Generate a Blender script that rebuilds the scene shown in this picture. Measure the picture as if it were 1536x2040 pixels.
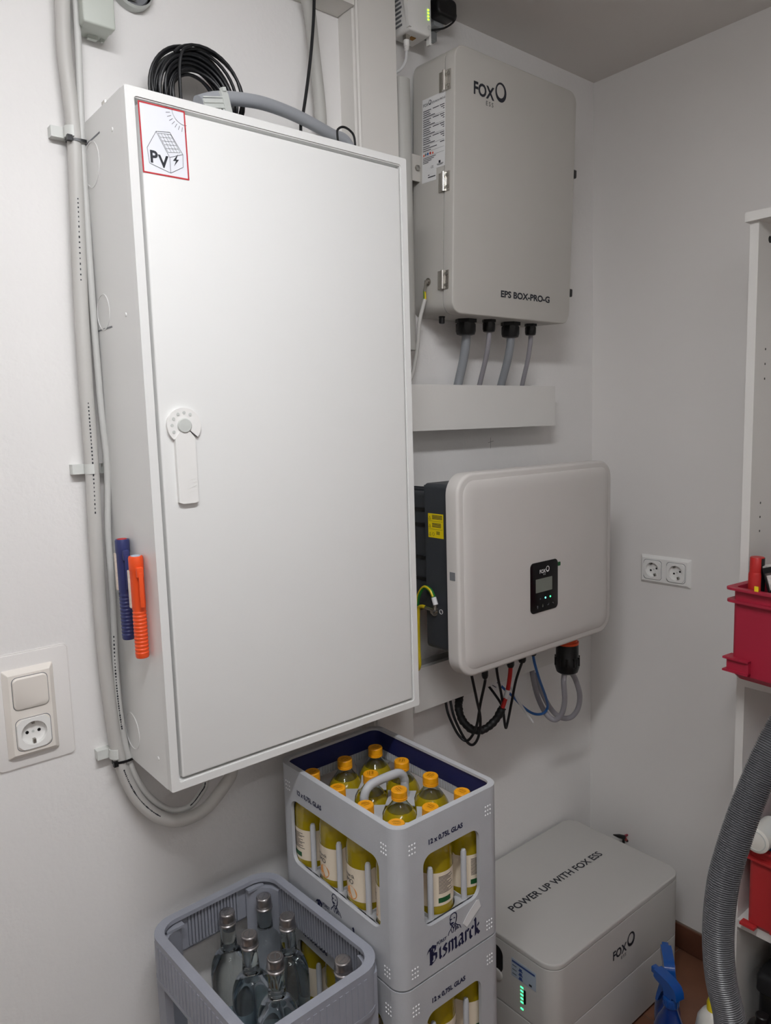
import bpy, bmesh, math, random
from mathutils import Vector as V, Matrix
random.seed(7)
for o in list(bpy.data.objects): bpy.data.objects.remove(o)
scene = bpy.context.scene
COL = scene.collection
PI = math.pi
# ------------------------------------------------------------------ camera
FPX, RX, RY, RZ = 1472.248, -0.12217, 0.029196, -0.688993
CAM = V((-0.45119, -1.32876, 1.55972))
RM = (Matrix.Rotation(RZ, 3, 'Z') @ Matrix.Rotation(RX, 3, 'X') @ Matrix.Rotation(RY, 3, 'Y'))
RIGHT, FWD, UP = RM.col[0].copy(), RM.col[1].copy(), RM.col[2].copy()
cd = bpy.data.cameras.new('camera'); cam = bpy.data.objects.new('camera', cd); COL.objects.link(cam)
cd.sensor_fit = 'VERTICAL'; cd.sensor_height = 36; cd.lens = FPX / 2040 * 36; cd.clip_start = .02
M = Matrix((RIGHT, UP, -FWD)).transposed().to_4x4(); M.translation = CAM
cam.matrix_world = M
scene.camera = cam
# ------------------------------------------------------------------ light
LAMP_POWER = 67.0
scene.view_settings.view_transform = 'Standard'
scene.view_settings.look = 'None'
scene.view_settings.exposure = 0.0
scene.view_settings.gamma = 1
scene.view_settings.use_curve_mapping = False
world = bpy.data.worlds.new('world'); scene.world = world; world.use_nodes = True
world.node_tree.nodes['Background'].inputs[0].default_value = (.9, .95, 1, 1)
world.node_tree.nodes['Background'].inputs[1].default_value = 0.02

# ------------------------------------------------------------------ photo pixels to points on known planes
def ray(x, y): return RIGHT * ((x - 768) / FPX) + FWD + UP * (-(y - 1020) / FPX)
def cY(x, y, Y): d = ray(x, y); return CAM + d * ((Y - CAM.y) / d.y)
def cX(x, y, X): d = ray(x, y); return CAM + d * ((X - CAM.x) / d.x)
def cZ(x, y, Z): d = ray(x, y); return CAM + d * ((Z - CAM.z) / d.z)
def cD(x, y, D): return CAM + ray(x, y) * D

# ------------------------------------------------------------------ materials
def lin(c):
    return tuple((v / 255 / 12.92 if v / 255 <= .04045 else ((v / 255 + .055) / 1.055) ** 2.4) for v in c) + (1,)
MATS = {}
def mat(name, rgb, rough=.5, metal=0, bump=0, bscale=200, var=.04, vscale=8, spec=.5, trans=0, ior=1.45, coat=0, emit=0, alpha=1, detail=4, aniso=None):
    if name in MATS: return MATS[name]
    m = bpy.data.materials.new(name); m.use_nodes = True; nt = m.node_tree; b = nt.nodes['Principled BSDF']
    c = lin(rgb)
    tc = nt.nodes.new('ShaderNodeTexCoord')
    if var > 0:
        n = nt.nodes.new('ShaderNodeTexNoise'); n.inputs['Scale'].default_value = vscale; n.inputs['Detail'].default_value = 3
        r = nt.nodes.new('ShaderNodeValToRGB')
        r.color_ramp.elements[0].position = .3; r.color_ramp.elements[1].position = .7
        r.color_ramp.elements[0].color = tuple(v * (1 - var) for v in c[:3]) + (1,)
        r.color_ramp.elements[1].color = tuple(min(1, v * (1 + var)) for v in c[:3]) + (1,)
        nt.links.new(tc.outputs['Object'], n.inputs['Vector']); nt.links.new(n.outputs['Fac'], r.inputs['Fac'])
        nt.links.new(r.outputs['Color'], b.inputs['Base Color'])
    else: b.inputs['Base Color'].default_value = c
    b.inputs['Roughness'].default_value = rough; b.inputs['Metallic'].default_value = metal
    b.inputs['Specular IOR Level'].default_value = spec; b.inputs['IOR'].default_value = ior
    b.inputs['Transmission Weight'].default_value = trans; b.inputs['Coat Weight'].default_value = coat
    b.inputs['Coat Roughness'].default_value = .06
    if emit: b.inputs['Emission Color'].default_value = c; b.inputs['Emission Strength'].default_value = emit
    if bump:
        n2 = nt.nodes.new('ShaderNodeTexNoise'); n2.inputs['Scale'].default_value = bscale; n2.inputs['Detail'].default_value = detail
        if aniso:
            mp = nt.nodes.new('ShaderNodeMapping'); mp.inputs['Scale'].default_value = aniso
            nt.links.new(tc.outputs['Object'], mp.inputs['Vector']); nt.links.new(mp.outputs['Vector'], n2.inputs['Vector'])
        else: nt.links.new(tc.outputs['Object'], n2.inputs['Vector'])
        bp = nt.nodes.new('ShaderNodeBump'); bp.inputs['Strength'].default_value = bump; bp.inputs['Distance'].default_value = .001
        nt.links.new(n2.outputs['Fac'], bp.inputs['Height']); nt.links.new(bp.outputs['Normal'], b.inputs['Normal'])
    MATS[name] = m
    return m
mat('plaster', (236, 234, 232), .85, bump=1.0, bscale=110, var=.012, vscale=3, spec=.2, detail=6)
mat('plaster_smooth', (234, 231, 228), .8, bump=.12, bscale=220, var=.01, vscale=3, spec=.25)
mat('ceiling_paint', (226, 222, 218), .9, bump=.1, bscale=200, var=.012, vscale=4, spec=.1)
mat('trim_paint', (224, 221, 216), .55, bump=.06, bscale=120, var=.01)
mat('grout', (120, 104, 92), .9, bump=.3, bscale=400, var=.1, vscale=30)
mat('terracotta', (128, 88, 68), .35, bump=.08, bscale=120, var=.1, vscale=12)
mat('skirting', (104, 66, 50), .35, bump=.08, bscale=120, var=.12, vscale=12)
mat('steel_white', (233, 233, 231), .38, bump=.05, bscale=900, var=.006, vscale=2, spec=.45)
mat('plastic_white', (240, 239, 236), .35, var=.008)
mat('plastic_offwhite', (236, 230, 222), .3, var=.008)
mat('plastic_grey', (205, 208, 204), .4, var=.02)
mat('clip_grey', (214, 216, 212), .4, var=.02)
mat('jbox_grey', (198, 203, 195), .42, var=.015)
mat('cable_light', (196, 194, 190), .45, var=.02, bump=.05, bscale=300)
mat('cable_thin', (204, 204, 201), .45, var=.02)
mat('cable_grey', (140, 143, 147), .45, var=.03)
mat('cable_grey2', (150, 147, 152), .45, var=.03)
mat('conduit_grey', (160, 163, 168), .5, var=.03)
mat('black_rubber', (20, 21, 24), .42, var=.05)
mat('black_plastic', (18, 18, 20), .35, var=.05)
mat('black_tape', (16, 16, 17), .55, var=.1, bump=.8, bscale=160)
mat('anthracite', (58, 61, 66), .42, bump=.1, bscale=700, var=.04)
mat('eps_grey', (194, 191, 185), .5, bump=.12, bscale=1400, var=.012, spec=.4)
mat('inv_white', (208, 204, 200), .55, bump=.05, bscale=900, var=.01, spec=.4)
mat('bat_grey', (196, 194, 190), .5, bump=.12, bscale=1400, var=.012, spec=.4)
mat('chrome', (205, 202, 196), .25, metal=1, var=.06, vscale=60)
mat('steel', (170, 168, 162), .35, metal=1, var=.06, vscale=60)
mat('ink', (38, 40, 48), .6, var=0)
mat('ink_light', (120, 118, 118), .6, var=0)
mat('print_grey', (120, 122, 126), .6, var=0)
mat('navy', (28, 34, 84), .5, var=.06)
mat('navy_print', (26, 30, 66), .55, var=0)
mat('paper', (226, 226, 226), .6, var=.01)
mat('paper_white', (232, 234, 240), .5, var=.006)
mat('paper_blue', (176, 190, 204), .5, var=.01)
mat('label_blue', (62, 84, 140), .5, var=0)
mat('red_print', (186, 44, 52), .5, var=0)
mat('yellow_label', (238, 212, 20), .45, var=.01)
mat('yellow', (222, 196, 32), .4, var=.02)
mat('green', (30, 120, 52), .4, var=.02)
mat('dark_green', (24, 84, 44), .5, var=.02)
mat('red', (186, 36, 34), .4, var=.03)
mat('blue_cable', (38, 92, 158), .4, var=.03)
mat('white_cable', (222, 222, 222), .4, var=.01)
mat('orange', (236, 84, 34), .42, var=.02)
mat('pen_blue', (52, 58, 108), .42, var=.03)
mat('led_strip', (226, 210, 196), .3, bump=1, bscale=420, var=.1, vscale=300)
mat('copper', (150, 104, 40), .35, metal=1)
mat('led_green', (60, 255, 140), .4, var=0, emit=3.0)
mat('led_lime', (170, 255, 40), .4, var=0, emit=3.2)
mat('led_cyan', (110, 250, 235), .4, var=0, emit=3.0)
mat('lcd', (124, 128, 120), .12, var=.02)
mat('screen_black', (12, 12, 15), .18, var=0)
mat('crate_grey', (186, 188, 192), .5, bump=.25, bscale=420, var=.035, vscale=18)
mat('crate_slate', (152, 155, 165), .45, bump=.2, bscale=420, var=.05, vscale=18)
mat('crate_dots', (248, 248, 250), .4, var=0)
mat('glass', (236, 242, 238), .02, var=0, trans=1, ior=1.5)
mat('water_glass', (242, 248, 246), .02, var=0, trans=1, ior=1.38)
mat('lemonade', (190, 166, 20), .12, var=.1, vscale=20, trans=.35, ior=1.36, coat=.8)
mat('cap_orange', (242, 164, 18), .35, var=.04, vscale=60)
mat('cap_silver', (196, 192, 192), .32, metal=1, var=.05, vscale=60)
mat('label_cream', (232, 218, 196), .55, var=.015)
mat('fruit', (232, 158, 84), .55, var=.03)
mat('red_bin', (172, 38, 62), .45, bump=.06, bscale=300, var=.03)
mat('red_bin2', (190, 52, 54), .45, bump=.06, bscale=300, var=.03)
mat('melamine', (226, 224, 220), .5, bump=.05, bscale=300, var=.012)
mat('chipboard', (168, 134, 92), .85, bump=.6, bscale=300, var=.25, vscale=120)
mat('hose_grey', (92, 92, 95), .3, var=.03, spec=.7)
mat('pipe_grey', (186, 185, 180), .5, var=.02)
mat('spray_blue', (24, 94, 184), .16, var=.03, trans=.35, ior=1.4, coat=.3)
mat('spray_liquid', (18, 62, 146), .12, var=.1, trans=.35, ior=1.36, coat=.5)
mat('bag_blue', (118, 176, 216), .4, bump=1, bscale=40, var=.12, vscale=20)
mat('cloth_dark', (24, 24, 26), .7, var=.2, vscale=20)
mat('print_pkg', (70, 62, 60), .35, var=.75, vscale=70)
mat('pkg_light', (196, 190, 186), .4, var=.35, vscale=90)
mat('yellow_bright', (246, 222, 40), .4, var=.02)
mat('bottle_white', (232, 230, 222), .35, var=.01)
mat('clear_plastic', (210, 214, 216), .15, var=.02, trans=.5, ior=1.4)
mat('slate_blue', (84, 98, 114), .5, var=.04)
mat('lamp_glow', (250, 251, 254), .5, var=0, emit=LAMP_POWER)
mat('fill_lamp_glow', (250, 251, 254), .5, var=0, emit=LAMP_POWER * .30)  # weaker glow for the added fill lamp
mat('pink_wire', (150, 40, 60), .4, var=.02)

# ------------------------------------------------------------------ mesh building
class Fr:
    def __init__(s, o, u, v, w): s.o, s.u, s.v, s.w = V(o), V(u), V(v), V(w)
    def p(s, a, b, c=0): return s.o + s.u * a + s.v * b + s.w * c
    def at(s, a, b, c=0): return Fr(s.p(a, b, c), s.u, s.v, s.w)
    def rot(s, ang):
        c, n = math.cos(ang), math.sin(ang)
        return Fr(s.o, s.u * c + s.v * n, s.v * c - s.u * n, s.w)
def FRONT(o): return Fr(o, (1, 0, 0), (0, 0, 1), (0, -1, 0))     # faces the viewer of the back wall
def SIDE(o): return Fr(o, (0, -1, 0), (0, 0, 1), (-1, 0, 0))     # faces -X
def TOP(o): return Fr(o, (1, 0, 0), (0, 1, 0), (0, 0, 1))        # faces up
def rr(w, h, r, n=5):
    r = max(min(r, w / 2 - 1e-5, h / 2 - 1e-5), 1e-5); P = []
    for cx, cy, a in ((w/2 - r, h/2 - r, 0), (-w/2 + r, h/2 - r, 90), (-w/2 + r, -h/2 + r, 180), (w/2 - r, -h/2 + r, 270)):
        for i in range(n + 1):
            t = math.radians(a + 90 * i / n); P.append((cx + r * math.cos(t), cy + r * math.sin(t)))
    return P
def spl(pts, k=8):
    pts = [V(p) for p in pts]; out = []
    for i in range(len(pts) - 1):
        a = pts[max(i - 1, 0)]; b = pts[i]; c = pts[i + 1]; d = pts[min(i + 2, len(pts) - 1)]
        for j in range(k):
            t = j / k
            out.append(.5 * ((2 * b) + (c - a) * t + (2 * a - 5 * b + 4 * c - d) * t * t + (3 * b - a - 3 * c + d) * t ** 3))
    out.append(pts[-1]); return out
TEXT = {}
def text2d(s, size, bold=0, align='LEFT', sx=1, spacing=1):
    k = (s, size, bold, align, sx, spacing)
    if k not in TEXT:
        cu = bpy.data.curves.new('t', 'FONT'); cu.body = s; cu.size = size; cu.offset = bold; cu.align_x = align
        cu.resolution_u = 3; cu.space_character = spacing
        ob = bpy.data.objects.new('t', cu); me = bpy.data.meshes.new_from_object(ob)
        TEXT[k] = ([(v.co.x * sx, v.co.y) for v in me.vertices], [tuple(p.vertices) for p in me.polygons])
        bpy.data.objects.remove(ob); bpy.data.meshes.remove(me); bpy.data.curves.remove(cu)
    return TEXT[k]
OFF = {}
class MB:
    def __init__(s): s.v = []; s.f = []; s.m = []
    def add(s, vs, fs, m=0):
        b = len(s.v); s.v += [V(v) for v in vs]; s.f += [tuple(i + b for i in f) for f in fs]; s.m += [m] * len(fs); return s
    def box(s, x0, x1, y0, y1, z0, z1, m=0):
        vs = [(x, y, z) for z in (z0, z1) for y in (y0, y1) for x in (x0, x1)]
        return s.add(vs, [(0, 2, 3, 1), (4, 5, 7, 6), (0, 1, 5, 4), (2, 6, 7, 3), (0, 4, 6, 2), (1, 3, 7, 5)], m)
    def fbox(s, fr, a0, a1, b0, b1, c0, c1, m=0):
        vs = [fr.p(x, y, z) for z in (c0, c1) for y in (b0, b1) for x in (a0, a1)]
        return s.add(vs, [(0, 2, 3, 1), (4, 5, 7, 6), (0, 1, 5, 4), (2, 6, 7, 3), (0, 4, 6, 2), (1, 3, 7, 5)], m)
    def loft(s, rings, cap0=True, cap1=True, m=0, closed=True):
        n = len(rings[0]); vs = [p for r in rings for p in r]; fs = []
        for i in range(len(rings) - 1):
            for j in range(n if closed else n - 1):
                a = i * n + j; b = i * n + (j + 1) % n; fs.append((a, b, b + n, a + n))
        if cap0: fs.append(tuple(range(n))[::-1])
        if cap1: fs.append(tuple((len(rings) - 1) * n + j for j in range(n)))
        return s.add(vs, fs, m)
    def slab(s, fr, w, h, t, r=.002, bev=0, n=5, seg=3, c0=0, m=0, cap0=True):
        rings = [[fr.p(x, y, c0) for x, y in rr(w, h, r, n)]]
        if bev <= 0: rings.append([fr.p(x, y, t) for x, y in rr(w, h, r, n)])
        else:
            for i in range(seg + 1):
                a = PI / 2 * i / seg; ins = bev * (1 - math.cos(a))
                rings.append([fr.p(x, y, t - bev + bev * math.sin(a)) for x, y in rr(w - 2*ins, h - 2*ins, max(r - ins, 1e-4), n)])
        return s.loft(rings, cap0=cap0, m=m)
    def frame(s, fr, w, h, iw, ih, c0, c1, r=.002, ir=.002, n=5, m=0):
        o = rr(w, h, r, n); i = rr(iw, ih, ir, n); N = len(o)
        L = [[fr.p(x, y, c0) for x, y in o], [fr.p(x, y, c1) for x, y in o], [fr.p(x, y, c1) for x, y in i], [fr.p(x, y, c0) for x, y in i]]
        vs = [p for l in L for p in l]; fs = []
        for k in range(4):
            for j in range(N):
                fs.append((k*N + j, k*N + (j+1) % N, ((k+1) % 4)*N + (j+1) % N, ((k+1) % 4)*N + j))
        return s.add(vs, fs, m)
    def holed(s, fr, u0, u1, v0, v1, hu0, hu1, hv0, hv1, r, c0, c1, n=5, m=0):
        hole = [(x + (hu0+hu1)/2, y + (hv0+hv1)/2) for x, y in rr(hu1-hu0, hv1-hv0, r, n)]
        out = []; N = len(hole)
        for q in range(4):
            U, W_ = (u1, u0, u0, u1)[q], (v1, v1, v0, v0)[q]
            for i in range(n + 1):
                x, y = hole[q*(n+1) + i]
                first = i < n/2
                if 2*i == n or (n % 2 and i == n//2): out.append((U, W_))
                elif first == (q % 2 == 0): out.append((U, y))
                else: out.append((x, W_))
        L = [[fr.p(x, y, c0) for x, y in out], [fr.p(x, y, c1) for x, y in out], [fr.p(x, y, c1) for x, y in hole], [fr.p(x, y, c0) for x, y in hole]]
        vs = [p for l in L for p in l]; fs = []
        for k in range(4):
            for j in range(N):
                fs.append((k*N + j, k*N + (j+1) % N, ((k+1) % 4)*N + (j+1) % N, ((k+1) % 4)*N + j))
        return s.add(vs, fs, m)
    def tube(s, pts, r, n=10, m=0, caps=True):
        pts = [V(p) for p in pts]; rs = r if isinstance(r, (list, tuple)) else [r] * len(pts)
        t0 = (pts[1] - pts[0]).normalized(); a = V((0, 0, 1)) if abs(t0.z) < .9 else V((1, 0, 0))
        nx = t0.cross(a).normalized(); rings = []
        for i, p in enumerate(pts):
            t = (pts[min(i+1, len(pts)-1)] - pts[max(i-1, 0)])
            t = t.normalized() if t.length > 1e-9 else t0
            nx = (nx - t * nx.dot(t)).normalized(); ny = t.cross(nx)
            rings.append([p + (nx * math.cos(2*PI*j/n) + ny * math.sin(2*PI*j/n)) * rs[i] for j in range(n)])
        return s.loft(rings, caps, caps, m)
    def cyl(s, p0, p1, r, n=16, m=0, r1=None): return s.tube([p0, p1], [r, r if r1 is None else r1], n, m)
    def lathe(s, fr, prof, n=24, m=0, cap0=True, cap1=True, lo=0, hi=1):
        rings = []
        for r, z in prof: rings.append([fr.p(r*math.cos(2*PI*j/n), r*math.sin(2*PI*j/n), z) for j in range(n)])
        return s.loft(rings, cap0, cap1, m)
    def disc(s, fr, r, t, n=20, c0=0, m=0, ry=None):
        ry = ry or r
        return s.loft([[fr.p(r*math.cos(2*PI*j/n), ry*math.sin(2*PI*j/n), c) for j in range(n)] for c in (c0, c0 + t)], m=m)
    def ring2(s, fr, r0, r1, t, n=28, c0=0, m=0, ky=1, off=(0, 0), a0=0, a1=360):
        k = n if a1 - a0 >= 360 else n + 1
        A = [math.radians(a0 + (a1 - a0) * j / n) for j in range(k)]
        L = [[fr.p(r1*math.cos(a), r1*ky*math.sin(a), c0) for a in A], [fr.p(r1*math.cos(a), r1*ky*math.sin(a), c0+t) for a in A],
             [fr.p(off[0] + r0*math.cos(a), off[1] + r0*ky*math.sin(a), c0+t) for a in A], [fr.p(off[0] + r0*math.cos(a), off[1] + r0*ky*math.sin(a), c0) for a in A]]
        vs = [p for l in L for p in l]; fs = []
        for q in range(4):
            for j in range(k if k == n else k - 1): fs.append((q*k + j, q*k + (j+1) % k, ((q+1) % 4)*k + (j+1) % k, ((q+1) % 4)*k + j))
        return s.add(vs, fs, m)
    def poly(s, fr, pts, c0, c1, m=0): return s.loft([[fr.p(x, y, c) for x, y in pts] for c in (c0, c1)], m=m)
    def flat(s, fr, pts, c=0, m=0): return s.add([fr.p(x, y, c) for x, y in pts], [tuple(range(len(pts)))], m)
    def text(s, fr, t, size, c=.0004, bold=0, align='LEFT', sx=1, m=0, spacing=1):
        vs, fs = text2d(t, size, bold, align, sx, spacing); return s.add([fr.p(x, y, c) for x, y in vs], fs, m)
    def nib(s, fr, lines, w, ang=40, sc=1, dx=0, dy=0, c=.0004, m=0):
        a = math.radians(ang); nx, ny = w/2*math.cos(a), w/2*math.sin(a)
        for L in lines:
            for (x0, y0), (x1, y1) in zip(L, L[1:]):
                x0, x1, y0, y1 = x0*sc + dx, x1*sc + dx, y0*sc + dy, y1*sc + dy
                s.add([fr.p(x0-nx, y0-ny, c), fr.p(x0+nx, y0+ny, c), fr.p(x1+nx, y1+ny, c), fr.p(x1-nx, y1-ny, c)], [(0, 1, 2, 3)], m)
        return s
    def line(s, fr, pts, w, c=.0004, m=0):
        for (x0, y0), (x1, y1) in zip(pts, pts[1:]):
            L = math.hypot(x1-x0, y1-y0) or 1; nx, ny = -(y1-y0)/L*w/2, (x1-x0)/L*w/2
            s.add([fr.p(x0-nx, y0-ny, c), fr.p(x1-nx, y1-ny, c), fr.p(x1+nx, y1+ny, c), fr.p(x0+nx, y0+ny, c)], [(0, 1, 2, 3)], m)
        return s
    def build(s, name, mt, parent=None, smooth=35, flat=False):
        mts = mt if isinstance(mt, (list, tuple)) else [mt]
        off = OFF.get(parent.name, V()) if parent else None
        vs = s.v
        if parent is None:
            lo = [min(v[i] for v in vs) for i in range(3)]; hi = [max(v[i] for v in vs) for i in range(3)]
            off = V(((lo[0]+hi[0])/2, (lo[1]+hi[1])/2, lo[2]))
        me = bpy.data.meshes.new(name); me.from_pydata([v - off for v in vs], [], s.f)
        me.polygons.foreach_set('material_index', s.m)
        if not flat:
            bm = bmesh.new(); bm.from_mesh(me); bmesh.ops.recalc_face_normals(bm, faces=bm.faces); bm.to_mesh(me); bm.free()
        if smooth:
            me.polygons.foreach_set('use_smooth', [True] * len(me.polygons)); me.set_sharp_from_angle(angle=math.radians(smooth))
        for q in mts: me.materials.append(MATS[q])
        o = bpy.data.objects.new(name, me); COL.objects.link(o)
        if parent: o.parent = parent; OFF[o.name] = off
        else: o.location = off; OFF[o.name] = off
        return o
def tag(o, label=None, cat=None, group=None, kind=None):
    if label: o['label'] = label
    if cat: o['category'] = cat
    if group: o['group'] = group
    if kind: o['kind'] = kind
    return o
def thing(name, label, cat, loc=(0, 0, 0), group=None, rot=(0, 0, 0), local=False):
    o = bpy.data.objects.new(name, None); COL.objects.link(o); o.location = loc; o.rotation_euler = rot; o.empty_display_size = .03
    OFF[o.name] = V() if local else V(loc)
    return tag(o, label, cat, group)
def dup(o, parent=None, **kw):
    c = o.copy(); COL.objects.link(c)
    if parent: c.parent = parent
    for ch in list(o.children): dup(ch, c)
    for k, v in kw.items(): c[k] = v
    return c
def struct(mb, name, m, parent=None, smooth=35):
    o = mb.build(name, m, parent, smooth)
    if parent is None: o['kind'] = 'structure'
    return o
def cable(name, pts, r, m, label, group=None, n=10, k=8, cat='cable'):
    return tag(MB().tube(spl(pts, k), r, n).build(name, m), label, cat, group)
# ================================================================== the room
XR, XL, YF, ZC = 1.46, -2.2, -3.0, 2.5
wb = struct(MB().box(XL - .1, XR + .1, 0, .1, 0, ZC), 'wall_back', 'plaster')
struct(MB().box(XR, XR + .1, YF, 0, 0, ZC), 'wall_right', 'plaster_smooth')
struct(MB().box(XL - .1, XL, YF, 0, 0, ZC), 'wall_left', 'plaster_smooth')
struct(MB().box(XL - .1, XR + .1, YF - .1, YF, 0, ZC), 'wall_front', 'plaster_smooth')
struct(MB().box(XL - .1, XR + .1, YF - .1, .1, ZC, ZC + .1), 'ceiling', 'ceiling_paint')
fl = struct(MB().box(XL - .1, XR + .1, YF - .1, .1, -.1, 0), 'floor', 'grout')
fl['label'] = 'floor of brown terracotta tiles with pale grout joints'
tile = None
for i in range(4):
    for j in range(5):
        if tile is None:
            tile = MB().slab(TOP((XR - .004 - .15, -.016 - .15, 0)), .297, .297, .002, .003, .0012, n=2, seg=2).build('tile', 'terracotta', fl)
        else:
            t = tile.copy(); COL.objects.link(t); t.parent = fl; t.location = (-.3 * i, -.3 * j, 0)
bb = struct(MB().box(XR - .006, XR, -2.4, 0, 0, .078), 'baseboard_right', 'grout')
p0 = None
for j in range(8):
    if p0 is None: p0 = MB().slab(SIDE((XR - .006, -.15, .041)), .297, .074, .006, .002, .002, n=2, seg=2).build('skirting_tile', 'skirting', bb)
    else:
        t = p0.copy(); COL.objects.link(t); t.parent = bb; t.location = (0, -.3 * j, 0)
# wooden post with a beaded edge and the header board above the cabinet
PX0, PX1, PY = .553, .664, -.058
mb = MB()
prof = [(PX0, 0), (PX0, PY + .012), (PX0 + .003, PY + .008), (PX0 + .003, PY + .002), (PX0 + .006, PY - .001), (PX0 + .010, PY), (PX1 - .002, PY), (PX1, PY + .002), (PX1, 0)]
mb.loft([[V((x, y, z)) for x, y in prof] for z in (0, ZC)])
o = struct(mb, 'trim_1', 'trim_paint', smooth=0); o['label'] = 'cream painted wooden post standing proud of the wall'
o = struct(MB().box(-.5, PX0 - .001, PY, 0, 2.402, ZC), 'trim_2', 'trim_paint', smooth=0); o['label'] = 'cream painted header board above the meter cabinet'
# pencil cross on the wall
fr = FRONT(cY(977, 881, 0))
MB().line(fr, [(-.009, -.001), (.012, .003)], .0009, .0005).line(fr, [(0, -.016), (.001, .012)], .0009, .0005).build('pencil_mark', 'ink_light', wb, flat=True)

# ------------------------------------------------------------------ ceiling lamp (gives the light)
LX, LY = -.25, -1.08
lp = thing('ceiling_lamp', 'white batten ceiling lamp with a long flat diffuser', 'lamp', (LX, LY, ZC))
MB().box(LX - .46, LX + .46, LY - .05, LY + .05, ZC - .045, ZC).build('housing', 'plastic_white', lp)
MB().box(LX - .44, LX + .44, LY - .045, LY + .045, ZC - .07, ZC - .045).build('diffuser', 'lamp_glow', lp, 0)
for sx in (-1, 1): MB().box(LX + sx*.45 - .012, LX + sx*.45 + .012, LY - .048, LY + .048, ZC - .073, ZC - .045).build('end_cap', 'plastic_white', lp)

lp2 = dup(lp, label='added white batten fill lamp over the unseen rear of the room', group='batten ceiling lamps'); lp2.location = (-.75, -2.25, ZC)  # unseen second lamp, added to lift the shaded low areas
for ch in lp2.children:
    if ch.name.startswith('diffuser'): ch.data = ch.data.copy(); ch.data.materials[0] = MATS['fill_lamp_glow']
lp['group'] = 'batten ceiling lamps'; lp['label'] = 'white batten ceiling lamp in front of the electrical cabinet'
# ================================================================== meter cabinet
CW, CY0, CZ0, CZ1 = .55, -.205, .962, 2.062
cab = thing('electrical_cabinet', 'tall white steel electrical cabinet hung on the wall with one blank door', 'cabinet', (CW/2, -.1, CZ0))
fr = FRONT((CW/2, CY0, (CZ0+CZ1)/2)); H = CZ1 - CZ0
mb = MB()
mb.frame(fr, CW, H, CW - .03, H - .03, -.013, .0, .002, .002)
mb.box(.0, CW, CY0 + .013, -.0015, CZ0, CZ1)
body = mb.build('body', 'steel_white', cab, 25)
MB().frame(fr, CW, H, CW - .026, H - .026, .0, .002, .003, .006).build('front_lip', 'steel_white', cab, 25)
MB().slab(fr.at(.001, -.001, -.0125), CW - .038, H - .040, .0145, .003, .003).build('door', 'steel_white', cab)
# side details
for (px, py, r) in ((183, 328, .036), (206, 622, .03), (264, 1456, .034)):
    c = cX(px, py, 0); c.y = max(c.y, -.17) ; c.x = 0
    MB().ring2(SIDE(c), r - .0022, r, .0009, 36).build('knockout', 'steel_white', cab)
for (px, py) in ((224, 258), (251, 627), (316, 1511)):
    c = cX(px, py, 0); MB().lathe(SIDE(c), [(.0035, 0), (.0028, .0012), (.0004, .0014)], 12).build('rivet', 'steel_white', cab)
for (a, b) in (((170, 290), (199, 267)), ((195, 660), (224, 656))):
    a = cX(*a, 0); b = cX(*b, 0); MB().box(-.0006, 0, min(a.y, b.y), max(a.y, b.y), a.z - .0012, a.z + .0012).build('side_slot', 'print_grey', cab)
MB().slab(TOP((.0, 0, 0)).at(.006, -.115, CZ1), .01, .014, .006, .002).build('stud', 'chrome', cab)
# cabinet handle
hc = cY(363, 848, CY0); hf = FRONT((hc.x, CY0 - .002, hc.z))
hd = MB().ring2(hf, .0115, .0285, .006, 32, a0=-40, a1=230).build('handle', 'plastic_white', cab)
pts = [(-.017, -.02), (-.008, -.009), (.008, -.009), (.0165, -.02), (.0165, -.122), (.01, -.1245), (-.01, -.1245), (-.0165, -.122)]
mb = MB(); mb.poly(hf, pts, 0, .0075)
for i in range(5): mb.line(hf.at(.004, -.086 - i*.006), [(-.006, -.003), (.0115, .003)], .0012, .0079)
mb.build('lever', 'plastic_white', hd)
MB().lathe(hf, [(.0118, 0), (.0118, .008), (.0105, .0095), (.0004, .0098)], 28).build('knob', 'plastic_grey', hd)
mb = MB()
for i in range(6):
    a = math.radians(58 + i * 30); mb.disc(hf.at(.0205*math.cos(a), .0205*math.sin(a)), .0026, .0008, 10, .0058)
mb.build('thumb_dimples', 'plastic_grey', hd)
MB().ring2(hf, .012, .0287, .0042, 16, a0=-40, a1=50).build('lock_plate', 'plastic_white', hd)
# photovoltaics sticker
s0, s1, s2, s3 = (cY(*q, CY0) for q in ((272, 204), (367, 222), (375, 359), (285, 343)))
sc = (s0 + s1 + s2 + s3) / 4; sw, sh = .0745, .102
sf = FRONT((sc.x, CY0 - .002, sc.z)).rot(.012)
st = MB().slab(sf, sw, sh, .0004, .001).build('warning_sticker', 'paper_white', cab); st['label'] = 'red-bordered sticker with a house drawing and the letters PV'
MB().frame(sf, sw, sh, sw - .0045, sh - .0045, .0002, .0007, .001, .0005).build('border', 'red_print', st)
mb = MB(); S = .001; q = sf
def L(*pts, w=.0006): mb.line(q, [(x*S, y*S) for x, y in pts], w, .0008)
L((-26, -36), (-28, -14), (-12, 12), (7, -22), (7, -45), (-26, -36)); L((-12, 12), (10, 15), (29, -14), (7, -22)); L((29, -14), (28, -33), (7, -45))
for t in range(6):
    a = t / 5; L((-9 + a*14, 10 - a*25), (11 + a*14, 12 - a*24), w=.0004)
for t in range(5):
    a = t / 4; L((-9 + a*20, 10 + a*2), (5 + a*20, -15 + a*3), w=.0004)
for t in range(13):
    a0 = math.radians(180 + t*7.5); a1 = math.radians(180 + (t+1)*7.5); L((36 + 20*math.cos(a0), 50 + 20*math.sin(a0)), (36 + 20*math.cos(a1), 50 + 20*math.sin(a1)), w=.0005)
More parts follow.
